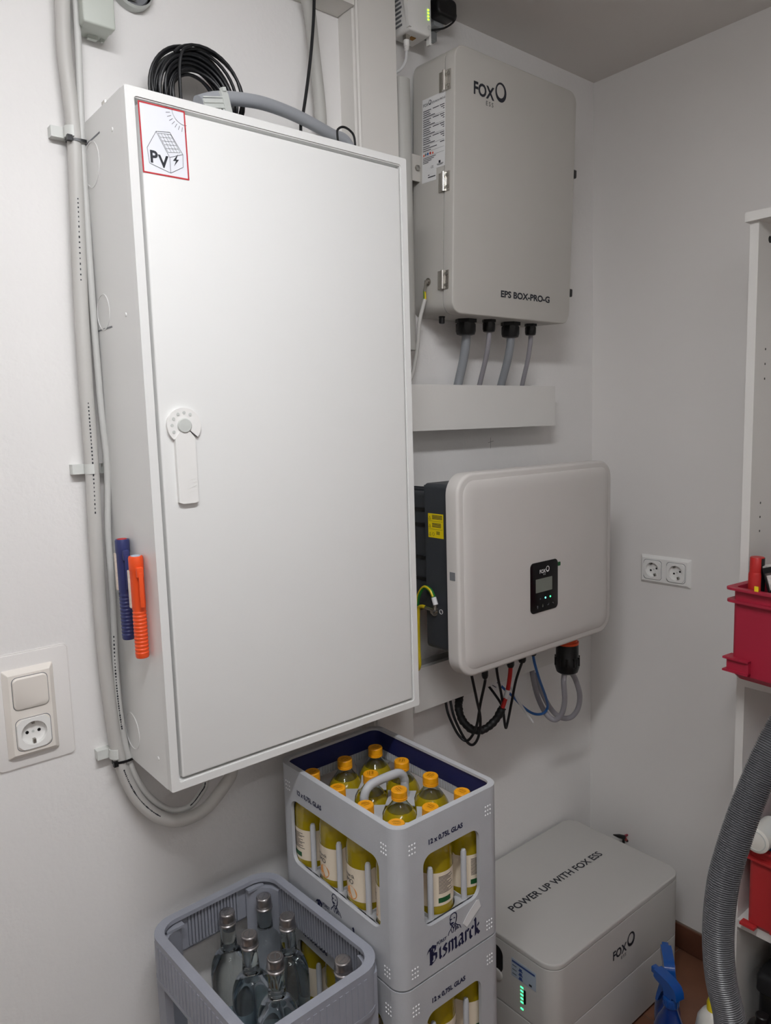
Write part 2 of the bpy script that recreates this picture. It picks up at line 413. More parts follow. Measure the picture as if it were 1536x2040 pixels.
for t in range(9):
    a = math.radians(182 + t*11); L((36 + 24*math.cos(a), 50 + 24*math.sin(a)), (36 + 31*math.cos(a), 50 + 31*math.sin(a)), w=.0006)
mb.build('house_drawing', 'ink', st, flat=True)
mb = MB(); mb.text(sf.at(-.025, -.034), 'P', .0245, .0009, .0007); mb.text(sf.at(-.011, -.0385), 'V', .0245, .0009, .0007)
mb.flat(sf, [(x*S, y*S) for x, y in ((21, -15), (12, -26), (17, -25.5), (13, -34), (22, -23), (17.5, -23.5))], .0009)
mb.build('letters', 'ink', st, flat=True)

# ================================================================== things on the cabinet's side
def penlight(px0, px1, colour, topcol, label):
    a = cX(*px0, -.013); b = cX(*px1, -.013)
    t = thing('work_light', label, 'flashlight', (a.x, a.y, b.z))
    y = (a.y + b.y) / 2; z0, z1 = b.z, a.z; Lh = z1 - z0
    f = Fr((-.013, y, z0), (1, 0, 0), (0, 1, 0), (0, 0, 1))
    prof = [(.0098, 0), (.0108, .002)]
    z = .006
    while z < Lh * .45: prof += [(.0108, z), (.0113, z + .0028), (.0104, z + .0045)]; z += .0062
    prof += [(.0104, Lh*.47), (.0112, Lh*.5), (.0112, Lh*.86), (.0118, Lh*.87), (.0118, Lh*.985), (.0108, Lh)]
    MB().lathe(f, prof, 20).build('body', colour, t)
    MB().lathe(f, [(.0082, Lh - .001), (.0078, Lh + .001), (.0004, Lh + .0016)], 18).build('lens', topcol, t)
    fs = Fr((-.013, y, z0), (0, -1, 0), (0, 0, 1), (-1, 0, 0)).at(-.006, Lh*.68, .0)
    mb = MB(); mb.slab(fs.at(0, 0, .0085), .009, Lh*.37, .0035, .0015, .001); mb.build('led_strip', 'led_strip', t)
    fc = Fr((-.013, y - .0125, z0), (1, 0, 0), (0, 0, 1), (0, -1, 0))
    mb = MB(); mb.slab(fc.at(0, Lh*.85, -.002), .011, Lh*.10, .006, .002, .001); mb.slab(fc.at(0, Lh*.68, .003), .007, Lh*.34, .0022, .001, .0008); mb.build('pocket_clip', colour, t)
    MB().slab(fs.at(.0045, -Lh*.225, .0095), .0028, .008, .0014, .0006).build('charging_port', 'black_plastic', t)
    return t
penlight((243, 1074), (257, 1272), 'pen_blue', 'red', 'navy blue pen work light stuck to the cabinet side')
penlight((268, 1107), (286, 1310), 'orange', 'paper_blue', 'orange pen work light stuck to the cabinet side')

# ================================================================== cables down the left wall
YW = -.022
thick = [cY(*q, YW) for q in ((121, -60), (124, 0), (128, 100), (140, 200), (148, 280), (153, 400), (161, 600), (172, 780), (183, 930), (192, 1100), (207, 1300), (224, 1440), (240, 1520))]
thick += [cY(272, 1588, -.03), cY(318, 1628, -.05), cY(362, 1634, -.07), cY(408, 1612, -.085), cY(445, 1568, -.09), cY(462, 1535, -.09)]
thick.append(V((thick[-1].x + .002, -.09, CZ0 - .0005)))
cable('power_cable', thick, .0118, 'cable_light', 'thick grey sheathed cable clipped down the wall beside the cabinet', n=16)
thin = [cY(*q, YW - .002) for q in ((147, -60), (151, 0), (156, 100), (160, 200), (164, 290), (171, 400), (184, 600), (200, 800), (213, 930), (215, 1060), (224, 1190), (231, 1340), (242, 1440), (258, 1515))]
thin += [cY(290, 1578, -.03), cY(335, 1612, -.045), cY(375, 1608, -.06), cY(400, 1580, -.07), cY(410, 1555, -.07)]
thin.append(V((thin[-1].x + .001, -.07, CZ0 - .0005)))
cable('cable', thin, .0058, 'cable_thin', 'thin grey cable running beside the thick cable on the wall', n=12)
def printmarks(pts, r, ang, i0, i1, step):
    mb = MB()
    for i in range(i0, i1, step):
        t = (pts[i+1] - pts[i-1]).normalized(); sdir = (CAM - pts[i]).normalized(); sdir = (sdir - t*sdir.dot(t)).normalized(); n2 = t.cross(sdir)
        dd = (sdir*math.cos(ang) + n2*math.sin(ang)); c = pts[i] + dd * (r + .0003); e = dd.cross(t)
        w = random.uniform(.0007, .0013); h = random.uniform(.001, .002)
        mb.add([c - e*w - t*h, c + e*w - t*h, c + e*w + t*h, c - e*w + t*h], [(0, 1, 2, 3)])
    return mb
mk = spl(thick, 40)
mb = MB()
for a, b in ((5*40, 5*40 + 34), (7*40 + 6, 8*40 + 24), (12*40 + 6, 14*40)):
    x = printmarks(mk, .0118, -.15, a, b, 2); mb.add(x.v, x.f)
pc = bpy.data.objects['power_cable']
mb.build('sheath_print', 'ink', pc, flat=True)['kind'] = 'stuff'
mk = spl(thin, 40); mb = MB()
x = printmarks(mk, .0058, .1, 10*40 + 20, 12*40 + 5, 2); mb.add(x.v, x.f); x = printmarks(mk, .0058, -.1, 16*40 + 10, 18*40, 2); mb.add(x.v, x.f)
mb.build('sheath_print', 'ink', bpy.data.objects['cable'], flat=True)['kind'] = 'stuff'
for i, (px, py, lab) in enumerate(((127, 272, 'grey plastic cable clip near the top of the cabinet'), (176, 933, 'grey plastic cable clip halfway down the cabinet'), (222, 1491, 'grey plastic cable clip near the cabinet bottom'))):
    c = cY(px, py, 0); t = thing('cable_clip', lab, 'cable clip', (c.x, 0, c.z - .01), group='cable clips on the wall')
    ctr = cY(px + (20, 11, 12)[i], py, YW); cz = c.z; R0, R1, hz = .0122, .0152, .0085
    mb = MB(); f = Fr((ctr.x, YW, cz - hz), (1, 0, 0), (0, -1, 0), (0, 0, 1))
    mb.ring2(f, R0, R1, 2*hz, 24, a0=105, a1=435 - 60)
    mb.build('collar', 'clip_grey', t)
    mb = MB(); mb.box(ctr.x - .034, ctr.x - .0115, -.016, 0, cz - hz, cz + hz); mb.box(ctr.x - .012, ctr.x + .012, -.008, 0, cz - hz, cz + hz)
    mb.build('foot', 'clip_grey', t)
for (q, lab) in (((150, 283), 'black zip tie round the cables by the upper clip'), ((240, 1514), 'black zip tie round the cables by the lowest clip')):
    c = cY(*q, YW); f = Fr((c.x + .0065, YW, c.z - .002), (1, 0, 0), (0, -1, 0), (0, 0, 1))
    mb = MB(); n = 28; ring = []
    for (k, dz) in ((1.0, 0), (1.07, 0), (1.07, .0045), (1.0, .0045)): ring.append([f.p(.0205*k*math.cos(2*PI*j/n), .0128*k*math.sin(2*PI*j/n), dz) for j in range(n)])
    ring.append(ring[0]); mb.loft(ring, False, False)
    mb.box(c.x - .017, c.x - .009, YW - .016, YW - .009, c.z - .004, c.z + .005)
    tag(mb.build('zip_tie', 'black_plastic'), lab, 'zip tie', 'zip ties on the wall cables')

# ------------------------------------------------------------------ junction box and round box at the top
jb = thing('junction_box', 'small grey rectangular junction box above the cabinet', 'box', (.029, 0, 2.212))
MB().slab(FRONT((.030, 0, 2.262)), .048, .10, .033, .003, .001).build('base', 'jbox_grey', jb)
MB().slab(FRONT((.029, -.033, 2.262)), .052, .102, .02, .004, .003).build('cover', 'jbox_grey', jb)
MB().slab(FRONT((.03, -.006, 2.209)), .016, .006, .008, .001).build('latch', 'jbox_grey', jb)
MB().slab(FRONT((.047, -.006, 2.2095)), .005, .005, .006, .001).build('latch_pin', 'jbox_grey', jb)
MB().slab(SIDE((.0055, -.02, 2.262)), .007, .03, .001, .003).build('side_grip', 'plastic_grey', jb)
c = cY(258, -22, 0)
rb = thing('round_box', 'round grey wall box at the edge of the header', 'box', (c.x, 0, c.z - .04))
MB().lathe(FRONT((c.x, 0, c.z)), [(.037, 0), (.037, .016), (.034, .02)], 32, cap1=False).build('rim', 'plastic_grey', rb)
MB().lathe(FRONT((c.x, -.006, c.z)), [(.032, 0), (.03, .004)], 32).build('inner', 'print_grey', rb)
MB().box(c.x - .034, c.x + .004, -.022, -.012, c.z - .024, c.z - .021).build('bridge', 'plastic_white', rb)

# ------------------------------------------------------------------ switch and socket on the left
def schuko(mbw, fr, par, nm='socket', pin=0):
    """earthed socket insert: square plate with a deep round well"""
    s = MB()
    n = 32; sq = []
    for j in range(n):
        a = 2*PI*j/n; x, y = math.cos(a), math.sin(a); k = min(.0265/max(abs(x), 1e-6), .0265/max(abs(y), 1e-6), .0315); sq.append((x*k, y*k))
    cir = [(.0205*math.cos(2*PI*j/n), .0205*math.sin(2*PI*j/n)) for j in range(n)]
    R = [[fr.p(x, y, 0) for x, y in sq], [fr.p(x, y, .0035) for x, y in sq], [fr.p(x, y, .0035) for x, y in cir], [fr.p(x*.97, y*.97, -.006) for x, y in cir]]
    s.loft(R, cap0=False, cap1=True)
    o = s.build(nm, mbw, par)
    fr = fr.rot(pin); h = MB()
    for dx in (-.0095, .0095): MB().disc(fr.at(dx, 0, -.006), .0028, .0005, 12).build('pin_hole', 'black_plastic', o)
    for b0, b1 in ((-.0195, -.012), (.015, .0195)): MB().fbox(fr, -.0022, .0022, b0, b1, -.006, .001).build('earth_clip', 'steel', o)
    MB().disc(fr.at(0, 0, -.006), .0022, .0006, 10).build('screw', 'plastic_grey', o)
    return o
fr = FRONT((-.1505, 0, 1.0915))
bp = tag(MB().slab(fr, .124, .198, .003, .008, .0012).frame(fr, .128, .202, .1245, .1985, 0, .0012, .009, .008).build('backing_plate', 'plaster_smooth'), 'painted flat backing plate behind the switch and socket', 'plate')
so = thing('wall_switch_socket', 'cream wall frame with a rocker switch above an earthed socket', 'socket', (-.1555, 0, 1.011))
f = FRONT((-.1555, -.003, 1.0885))
mb = MB(); N = 5
rings = [[f.p(x, y, c) for x, y in rr(w, h, r, N)] for w, h, r, c in ((.081, .154, .003, 0), (.081, .154, .003, .002), (.065, .138, .001, .011))]
mb.loft(rings, cap1=False); mb.fbox(f, -.0325, .0325, 0, .069, .009, .011)
mb.holed(f, -.0325, .0325, -.069, 0, -.0212, .0212, -.0355 - .0212, -.0355 + .0212, .0211, .009, .011); mb.build('frame', 'plastic_offwhite', so)
r = f.at(0, .0365, .011)
mb = MB(); mb.loft([[r.p(x, y, c + (y*k)) for x, y in rr(w, h, .008, N)] for w, h, c, k in ((.055, .055, 0, 0), (.055, .055, .002, .0), (.0535, .051, .0045, .04))])
mb.build('rocker', 'plastic_offwhite', so)
MB().frame(r, .0572, .0572, .0555, .0555, -.001, .0004, .009, .009).build('shadow_gap', 'print_grey', so)
r = f.at(0, -.0355, .011); MB().frame(r, .0562, .0562, .0545, .0545, -.001, .0003, .009, .009).build('shadow_gap', 'print_grey', so)
# frame has a well so the insert can recess
schuko('plastic_white', f.at(0, -.0355, .0105), so)
# ------------------------------------------------------------------ double socket on the right wall
a = cX(1279, 1103, XR); b = cX(1376.5, 1173, XR); ds = thing('double_socket', 'white double earthed wall socket near the room corner', 'socket', (XR, (a.y+b.y)/2, b.z))
f = SIDE((XR, (a.y + b.y)/2, (a.z + b.z)/2))
mb = MB(); mb.loft([[f.p(x, y, c) for x, y in rr(w, h, r, N)] for w, h, r, c in ((.152, .081, .003, 0), (.152, .081, .003, .002), (.137, .066, .001, .010))], cap1=False)
for sx in (-1, 1): mb.holed(f, -.0685 if sx < 0 else 0, 0 if sx < 0 else .0685, -.033, .033, sx*.0355 - .0212, sx*.0355 + .0212, -.0212, .0212, .0211, .008, .010)
mb.build('frame', 'plastic_white', ds)
for sx in (-1, 1):
    MB().frame(f.at(sx*.0355, 0, .010), .0566, .0566, .0546, .0546, -.001, .0003, .009, .009).build('shadow_gap', 'print_grey', ds)
    schuko('plastic_white', f.at(sx*.0355, 0, .0097), ds, pin=.4)
# ================================================================== on top of the cabinet
def logo(mb, fr, s, bold=0, m=0, ess=True):
    """three letters, a slanted ring and three tiny letters below; s = letter height"""
    w0 = max(x for x, y in text2d('FOX', s*1.38, bold)[0])
    mb.text(fr, 'FOX', s*1.38, .0005, bold, sx=2.6*s/w0, m=m)
    rf = fr.at(s*3.42, s*.84, .0005)
    mb.ring2(rf, s*.49, s*.71, .0001, 30, ky=1.12, off=(-s*.04, s*.08), m=m)
    if ess: mb.text(fr.at(s*1.55, -s*.58), 'ESS', s*.5, .0005, spacing=1.5, m=m)
# black network cable coil standing against the wall
co = thing('cable_coil', 'coil of black network cable standing on top of the cabinet', 'cable', (.19, -.05, CZ1))
cc = V((.186, -.055, CZ1 + .076)); mb = MB()
random.seed(3)
for i in range(22):
    r1 = .079 - .0017*i + random.uniform(-.0015, .0015); ph = random.uniform(0, 6); pts = []
    ex, ez = random.uniform(-.004, .004), random.uniform(-.005, .002)
    for j in range(45):
        a = 2*PI*j/44
        pts.append(cc + V((r1*1.02*math.cos(a) + ex, -.012 + .0042*(i % 6) + .004*math.sin(a*2 + ph), r1*math.sin(a) + ez - .002)))
    mb.tube(pts, .0029, 8)
mb.build('windings', 'black_rubber', co)
mb = MB()
for k in range(2):
    pts = [cc + V(((.071 + .015*math.sin(math.pi*j/17))*math.cos(a) + .003 + .005*k, -.02 + .006*k, (.072 + .011*math.sin(math.pi*j/17))*math.sin(a))) for j, a in [(j, math.radians(128 - j*10 - k*14)) for j in range(17 - k)]]
    mb.tube(pts, .0029, 8)
mb.tube(spl([cc + V((-.012, -.022, .072)), cc + V((-.028, -.026, .06)), cc + V((-.036, -.026, .03)), cc + V((-.036, -.024, -.03)), cc + V((-.034, -.024, -.08))]), .0029, 8)
mb.build('loose_strand', 'black_rubber', co)
# thick conduit arching down to the post, with its strain relief
A = lambda x, y, Y: cY(x, y, Y)
arc = [A(395, 205, -.13), A(430, 196, -.12), A(470, 197, -.11), A(520, 205, -.10), A(570, 222, -.085), A(615, 243, -.075), A(660, 268, -.065), A(690, 284, -.06)]
arc.append(V((arc[-1].x + .03, -.062, CZ1 + .012)))
cf = thing('flexible_conduit', 'thick grey conduit arching over the cabinet top with a pale clamp', 'conduit', (arc[3].x, -.1, CZ1))
MB().tube(spl(arc, 8), .0115, 16).build('tube', 'conduit_grey', cf)
c = A(440, 203, -.12); mb = MB()
f = Fr(c, (arc[2] - arc[1]).normalized(), (0, 0, 1), (0, -1, 0))
f = Fr(c, f.u, (f.v - f.u*f.v.dot(f.u)).normalized(), f.u.cross((f.v - f.u*f.v.dot(f.u)).normalized()))
mb.fbox(f, -.007, .007, -.03, .014, -.014, .014); mb.fbox(f, .007, .011, -.03, .011, -.011, .011); mb.fbox(f, -.004, .004, .013, .019, -.016, -.008); mb.fbox(f, -.004, .004, .013, .019, .008, .016)
mb.build('clamp', 'plastic_grey', cf)
mb = MB(); mb.fbox(f, -.05, -.007, -.03, .002, -.012, .012)
for i in range(3): mb.fbox(f, -.05, -.007, .003 - i*.008, .005 - i*.008, .012, .0135)
mb.build('terminal_block', 'plastic_grey', cf)
mb = MB()
for dx in (-.022, -.015): mb.disc(Fr(f.p(dx, -.016, .0136), f.u, f.v, f.w), .0018, .0006, 10)
mb.build('screw', 'black_plastic', cf)
# upright grey pipe and the thin black lead beside it
cable('upright_pipe', [V((.452, -.03, 2.399)), cY(617, 25, -.03), cY(625, 100, -.03), cY(633, 170, -.03), cY(638, 220, -.032), cY(640, 265, -.034), V((cY(640, 265, -.034).x, -.034, CZ1 + .0005))], .0122, 'pipe_grey', 'grey plastic pipe rising from the cabinet to the header board', n=16, cat='pipe')
cable('lead', [cY(626, -20, -.068), cY(625, 30, -.068), cY(620, 100, -.066), cY(612, 170, -.064), cY(603, 232, -.066), cY(599, 255, -.07), V((cY(598, 262, -.07).x, -.075, CZ1 + .003))], .0032, 'black_rubber', 'thin black lead hanging in front of the grey pipe', cat='cable')
lo = [cY(q[0], q[1], -.15) for q in ((676, 280), (672, 268), (674, 257), (684, 253), (697, 260), (706, 275), (708, 290))]
lo[0].z = CZ1 + .0015; lo[-1].z = CZ1 + .0015
cable('wire_loop', lo, .0022, 'black_rubber', 'small black wire loop sticking up from the cabinet top')
bx = A(520, 232, -.13)
tag(MB().box(bx.x - .06, bx.x + .055, -.15, -.075, CZ1, CZ1 + .014).build('flat_case', 'slate_blue'), 'flat slate blue case lying on the cabinet under the conduit', 'case')

# ================================================================== plug-in network adapter and charger by the ceiling
t = thing('network_adapter', 'white plug-in network adapter with four green lights', 'adapter', (.725, 0, 2.39))
ax0, ax1, ay, az = .692, .757, -.0567, 2.395
MB().slab(FRONT(((ax0+ax1)/2, -.012, az + .052)), ax1 - ax0, .104, -ay - .012 + .012 - .002, .008, .004).build('body', 'plastic_white', t)
mb = MB()
for i in range(9): mb.box(ax0 - .0012, ax0, -.046 + .003*(i % 2), -.022, az + .014 + i*.009, az + .018 + i*.009)
mb.build('vent', 'print_grey', t)
MB().fbox(Fr((ax1 + .004, ay + .006, az - .012), (1, 0, 0), (0, -1, 0), (0, 0, 1)), -.003, .003, 0, .01, 0, .115).build('antenna', 'plastic_white', t)
f = Fr((ax0 + .002, ay, az + .004), (1, 0, 0), (0, -1, 0), (-.13, 0, 1)); MB().fbox(f, -.003, .003, .004, .014, 0, .10).build('antenna', 'plastic_white', t)
lc = cY(847, 34, ay)
for i in range(4): MB().fbox(FRONT((lc.x, ay - .0106, lc.z)), -.002, .002, -.0105 + i*.0065, -.0082 + i*.0065, -.0002, .0006).build('status_light', 'led_lime', t)
MB().ring2(FRONT((lc.x + .002, ay - .0106, lc.z - .026)), .004, .0048, .0004, 20).build('button', 'plastic_grey', t)
MB().box(.718, .732, -.046, -.034, az - .0012, az + .002).build('port', 'copper', t)
# network lead with its plug
pl = V((.706, -.043, az)); t = thing('network_lead', 'white network lead plugged into the underside of the adapter', 'cable', (pl.x, pl.y, pl.z - .07))
MB().box(pl.x - .0058, pl.x + .0058, pl.y - .005, pl.y + .005, pl.z - .011, pl.z - .0003).build('plug', 'chrome', t)
mb = MB().lathe(Fr(pl - V((0, 0, .033)), (1, 0, 0), (0, 1, 0), (0, 0, 1)), [(.0042, 0), (.0055, .002), (.0045, .004), (.006, .006), (.0048, .008), (.0065, .010), (.0068, .022)], 14); mb.build('boot', 'plastic_white', t)
MB().tube(spl([pl - V((0, 0, .032)), pl + V((.0, .004, -.05)), pl + V((-.004, .012, -.064)), pl + V((-.014, .02, -.073)), pl + V((-.026, .024, -.074)), pl + V((-.036, .026, -.066))]), .0032, 10).build('lead', 'white_cable', t)
# black charger
t = thing('power_adapter', 'black plug-in power adapter hanging beside the network adapter', 'adapter', (.81, 0, 2.43))
c0, c1 = cY(858, 20, -.05), cY(907, 20, -.05)
MB().slab(FRONT(((c0.x + c1.x)/2 + .002, -.034, 2.4775)), .06, .042, .03, .012, .006).build('body', 'black_plastic', t)
MB().slab(FRONT((.792, -.0005, 2.462)), .075, .07, .0115, .004, .002).build('wall_socket', 'clear_plastic', t)
MB().tube(spl([cY(898, 22, -.06), cY(908, 30, -.058), cY(903, 44, -.055), cY(885, 56, -.05), cY(862, 60, -.04), cY(850, 62, -.03)]), .0022, 8).build('lead', 'black_rubber', t)
MB().slab(FRONT((cY(873, 44, -.03).x, -.013, cY(873, 44, -.03).z)), .03, .024, .02, .004, .002).build('plug_face', 'clear_plastic', t)
# ------------------------------------------------------------------ grey drain pipe behind the post
tag(MB().cyl((.699, -.026, 1.72), (.699, -.026, 2.305), .0225, 20).build('waste_pipe', 'pipe_grey'), 'wide grey pipe running up the wall behind the post', 'pipe')

# ================================================================== backup power box
eps = thing('backup_power_box', 'grey wall-mounted backup power box with hinged door near the ceiling', 'box', (.744, -.0005, 1.80), rot=(.0415, 0, 0), local=True)
EW, EH, ED = .424, .556, .131
f = FRONT((EW/2, 0, EH/2))
MB().slab(f, EW, EH, .100, .028, 0, n=8).build('body', 'eps_grey', eps)
MB().slab(f.at(0, 0, .1), EW - .006, EH - .006, .0025, .026, 0, n=8).build('gasket', 'print_grey', eps)
MB().slab(f, EW, EH, ED, .028, .003, n=8, c0=.1025).build('door', 'eps_grey', eps)
for z in (.487, .2815, .074):
    hg = MB().cyl((-.004, -.1025, z - .02), (-.004, -.1025, z + .02), .0048, 14).cyl((-.004, -.1025, z - .007), (-.004, -.1025, z + .007), .0051, 14).build('hinge', 'chrome', eps)
    MB().fbox(SIDE((0, -.1025, z)), .004, .017, -.02, .02, 0, .0022).fbox(SIDE((0, -.1025, z)), -.017, -.004, -.02, .02, 0, .0022).build('leaf', 'chrome', hg)
    mb = MB()
    for dz in (-.012, .012): mb.lathe(SIDE((-.0022, -.113, z + dz)), [(.0045, 0), (.004, .0014), (.0018, .0015), (.0016, .0008)], 12)
    mb.build('screw', 'steel', hg)
# data label on its side
lf = SIDE((0, 0, 0)); la = MB()
la.fbox(lf, .03, .103, .316, .468, 0, .0005); la.fbox(lf, .03, .076, .292, .316, 0, .0005)
la = la.build('data_label', 'paper', eps)
mb = MB(); q = lf.at(0, 0, .0008)
def bar(x0, x1, z, h=.0016, w=None): mb.flat(q, [(x0, z), (x1, z), (x1, z + h), (x0, z + h)])
logo(mb, lf.at(.033, .452, .0006), .0065, 0, ess=False); mb.text(lf.at(.062, .453, .0006), 'EPS-BOX-PRO-G', .0058, .0005)
z = .446
for blk in range(4):
    for i in range(4):
        bar(.033, .033 + (.026, .021, .024, .038)[i], z - .0042*(i+1))
    bar(.064, .084, z - .0042); bar(.086, .101, z - .0042); bar(.09, .101, z - .0084); bar(.096, .101, z - .0126)
    bar(.033, .101, z - .0187, .0004); z -= .0187
for i in range(3): bar(.033, .033 + (.022, .045, .026)[i], z - .0042*(i+1))
bar(.033, .101, z - .0150, .0004); bar(.088, .101, z - .0042); bar(.033, .101, z - .0245, .0004)
for i in range(4): bar(.033, .033 + (.042, .036, .028, .018)[i], z - .0280 - .0034*i, .0013)
mb.text(lf.at(.059, .319, .0004), 'CE', .007, .0005); bar(.084, .09, .3245, .0055); bar(.078, .099, .3225, .001); bar(.08, .097, .3205, .001)
bar(.05, .074, .300, .0022); bar(.05, .055, .305, .0016)
mb.build('label_print', 'ink', la, flat=True)
for i, (m_, dx) in enumerate((('orange', .036), ('print_grey', .042), ('blue_cable', .049), ('red', .057), ('orange', .065))):
    zz = z - .0225
    p = [(dx - .003, zz), (dx + .003, zz), (dx, zz + .0055)] if m_ == 'orange' else [(dx + .003*math.cos(a*PI/5), zz + .0028 + .003*math.sin(a*PI/5)) for a in range(10)]
    MB().flat(q, p, .0001).build('warning_symbol', m_, la, flat=True)
# logo and model name on the door
mb = MB(); logo(mb, FRONT((.056, -ED, .468)), .026, .0011); mb.build('logo', 'ink', eps, flat=True)
mb = MB(); mb.text(FRONT((.158, -ED, .0475)), 'EPS BOX-PRO-G', .0205, .0005, .0007, sx=1.25); mb.build('model_name', 'ink', eps, flat=True)
for z in (.08, .37): MB().slab(Fr((EW, -.121, z), (0, -1, 0), (0, 0, 1), (1, 0, 0)), .012, .02, .015, .003, .001).build('latch', 'black_plastic', eps)
# mounting ear, earth stud
MB().fbox(FRONT((0, -.02, .298)), -.03, .004, 0, .056, 0, .003).build('mounting_ear', 'eps_grey', eps)
MB().lathe(FRONT((-.010, -.023, .326)), [(.0065, 0), (.0065, .004), (.003, .005), (.0004, .005)], 6).build('ear_bolt', 'steel', eps)
es = MB(); sp = (0, -.052, .075)
es.lathe(SIDE(sp), [(.009, 0), (.009, .0015)], 20); es.lathe(SIDE(sp), [(.0055, .0015), (.0055, .006), (.003, .0075), (.0004, .0075)], 6)
es = es.build('earth_stud', 'chrome', eps)
MB().tube([(-.006, -.052, .078), (-.0065, -.05, .066), (-.007, -.048, .054)], [.004, .0032, .004], 10).build('cable_lug', 'chrome', es)
# glands under the box
GL = []
for i, (px, py, r, L_) in enumerate(((928, 634, .0245, .038), (974, 634, .0155, .03), (1017, 640, .023, .038), (1057, 643, .0145, .029), (880, 628, .007, .017))):
    p = cZ(px, py, 1.80); gx = p.x - .744; gy = min(-.05, p.y)
    f = Fr((gx, gy, 0), (1, 0, 0), (0, -1, 0), (0, 0, -1))
    g = MB().lathe(f, [(r*1.08, 0), (r*1.08, L_*.22)], 6).lathe(f, [(r*.92, L_*.22), (r*.92, L_*.3), (r*1.0, L_*.3), (r*1.0, L_*.75), (r*.9, L_*.95), (r*.62, L_)], 10)
    o = g.build('cable_gland' if i < 4 else 'vent_plug', 'black_plastic', eps); GL.append(V((.744 + gx, gy, 1.80 - L_)))
for i, (q, r, m_, lab) in enumerate((((912, 768), .0108, 'cable_grey', 'thick grey cable from the largest gland of the backup box'), ((955, 768), .0062, 'cable_grey2', 'slim mauve-grey cable next to the largest gland of the backup box'),
                                    ((998, 768), .0102, 'cable_grey', 'thick grey cable from the third gland of the backup box'), ((1040, 768), .006, 'cable_grey2', 'slim mauve-grey cable from the rightmost gland of the backup box'))):
    g = GL[i]; e = cY(*q, -.03); m1 = g.lerp(e, .52); m1.x = g.x + (e.x - g.x)*.36; m1.y = g.y + (e.y - g.y)*.36
    cable('drop_cable', [g + V((0, 0, .004)), g.lerp(m1, .35) + V(((g.x - m1.x)*.22, (g.y - m1.y)*.22, 0)), m1, e, V((e.x - .004, -.03, 1.625))], r, m_, lab, 'cables dropping from the backup power box', n=14)
e0 = V((.744 - .007, -.05, 1.854)); 
ec = thing('earth_cable', 'grey earth cable with a yellow and green end at the backup box', 'cable', (e0.x, e0.y, 1.66))
MB().tube([e0, e0 - V((-.0005, 0, .02))], .0034, 10).build('bare_end', 'yellow', ec)
MB().tube([e0 + V((-.0030, -.0012, -.001)), e0 + V((-.0025, -.0012, -.02))], .0012, 6).build('green_stripe', 'green', ec)
MB().tube(spl([e0 - V((-.0005, 0, .02)), cY(836, 640, -.05), cY(832, 690, -.045), cY(826, 725, -.04), cY(820, 750, -.035), V((.688, -.03, 1.638))]), .0045, 12).build('sheath', 'cable_light', ec)

# ================================================================== cable trunking
def trunk(x0, x1, z0, z1, label, rot=0):
    t = thing('cable_trunking', label, 'trunking', ((x0+x1)/2, 0, z0))
    mb = MB(); mb.box(x0, x1, -.004, 0, z0 + .003, z1 - .003); mb.box(x0, x1, -.05, -.004, z0 + .003, z0 + .006); mb.build('base', 'melamine', t)
    mb = MB(); mb.box(x0, x1, -.06, -.056, z0, z1); mb.box(x0, x1, -.056, -.045, z0, z0 + .003); mb.box(x0, x1, -.056, -.045, z1 - .003, z1); mb.build('lid', 'melamine', t, 0)
    MB().box(x1, x1 + .002, -.06, 0, z0, z1).build('end_cap', 'melamine', t, 0)
    MB().box(x0, x0 + .0015, -.055, -.004, z0 + .003, z1 - .003).build('end_cap', 'melamine', t, 0)
trunk(.6655, 1.201, 1.535, 1.641, 'white cable trunking below the backup power box')
trunk(.6655, 1.215, .866, .972, 'white cable trunking behind and below the inverter')
# ================================================================== inverter
IX0, IX1, IZ0, IZ1, IY = .636, 1.193, 1.002, 1.446, -.25
inv = thing('solar_inverter', 'white rounded solar inverter with a dark body and small display', 'inverter', ((IX0+IX1)/2, -.1, IZ0))
f = FRONT(((IX0+IX1)/2, 0, (IZ0+IZ1)/2)); IW, IH = IX1 - IX0, IZ1 - IZ0
MB().slab(f, IW, IH, .245, .046, .007, n=10, c0=.21, seg=4).build('front_cover', 'inv_white', inv, 50)
N_ = 10; rings = [[f.p(x, y, .2430) for x, y in rr(IW - .030, IH - .030, .034, N_)]]
for k in range(9):
    a = k / 8; ins = .015 + .03*a**1.3; rings.append([f.p(x, y, .2445 + .006*math.sin(a*PI/2)) for x, y in rr(IW - 2*ins, IH - 2*ins, max(.034 - .6*(ins - .015), .01), N_)])
MB().loft(rings).build('front_panel', 'inv_white', inv, 60)
bx0, bx1 = .655, 1.165
bz0, bz1 = cX(893, 1302, bx0).z, cX(893, 966, bx0).z; by0 = cX(849, 1150, bx0).y
MB().slab(FRONT(((bx0+bx1)/2, 0, (bz0+bz1)/2)), bx1 - bx0, bz1 - bz0, .211, .012, 0, c0=-by0).build('housing', 'anthracite', inv)
mb = MB(); mb.slab(FRONT(((bx0+bx1)/2, 0, 1.265)), bx1 - bx0 - .024, .27, -by0 + .001, .01, 0, c0=.02)
for i in range(16): mb.box(bx0 + .03 + i*.032, bx0 + .034 + i*.032, by0, -.02, 1.39, 1.405)
hs = mb.build('heat_sink', 'anthracite', inv)
for z in (1.20, 1.25, 1.325, 1.36): MB().fbox(SIDE((bx0 + .012, 0, z)), .03, -by0 - .01, -.004, .004, 0, .002).build('side_rib', 'black_plastic', hs)
MB().box(bx0 + .05, bx1 - .05, -.02, 0, 1.10, 1.40).build('wall_bracket', 'steel', inv)
MB().slab(SIDE((IX0, -.2265, 1.228)), .016, .018, .0006, .001).build('side_badge', 'print_grey', inv)
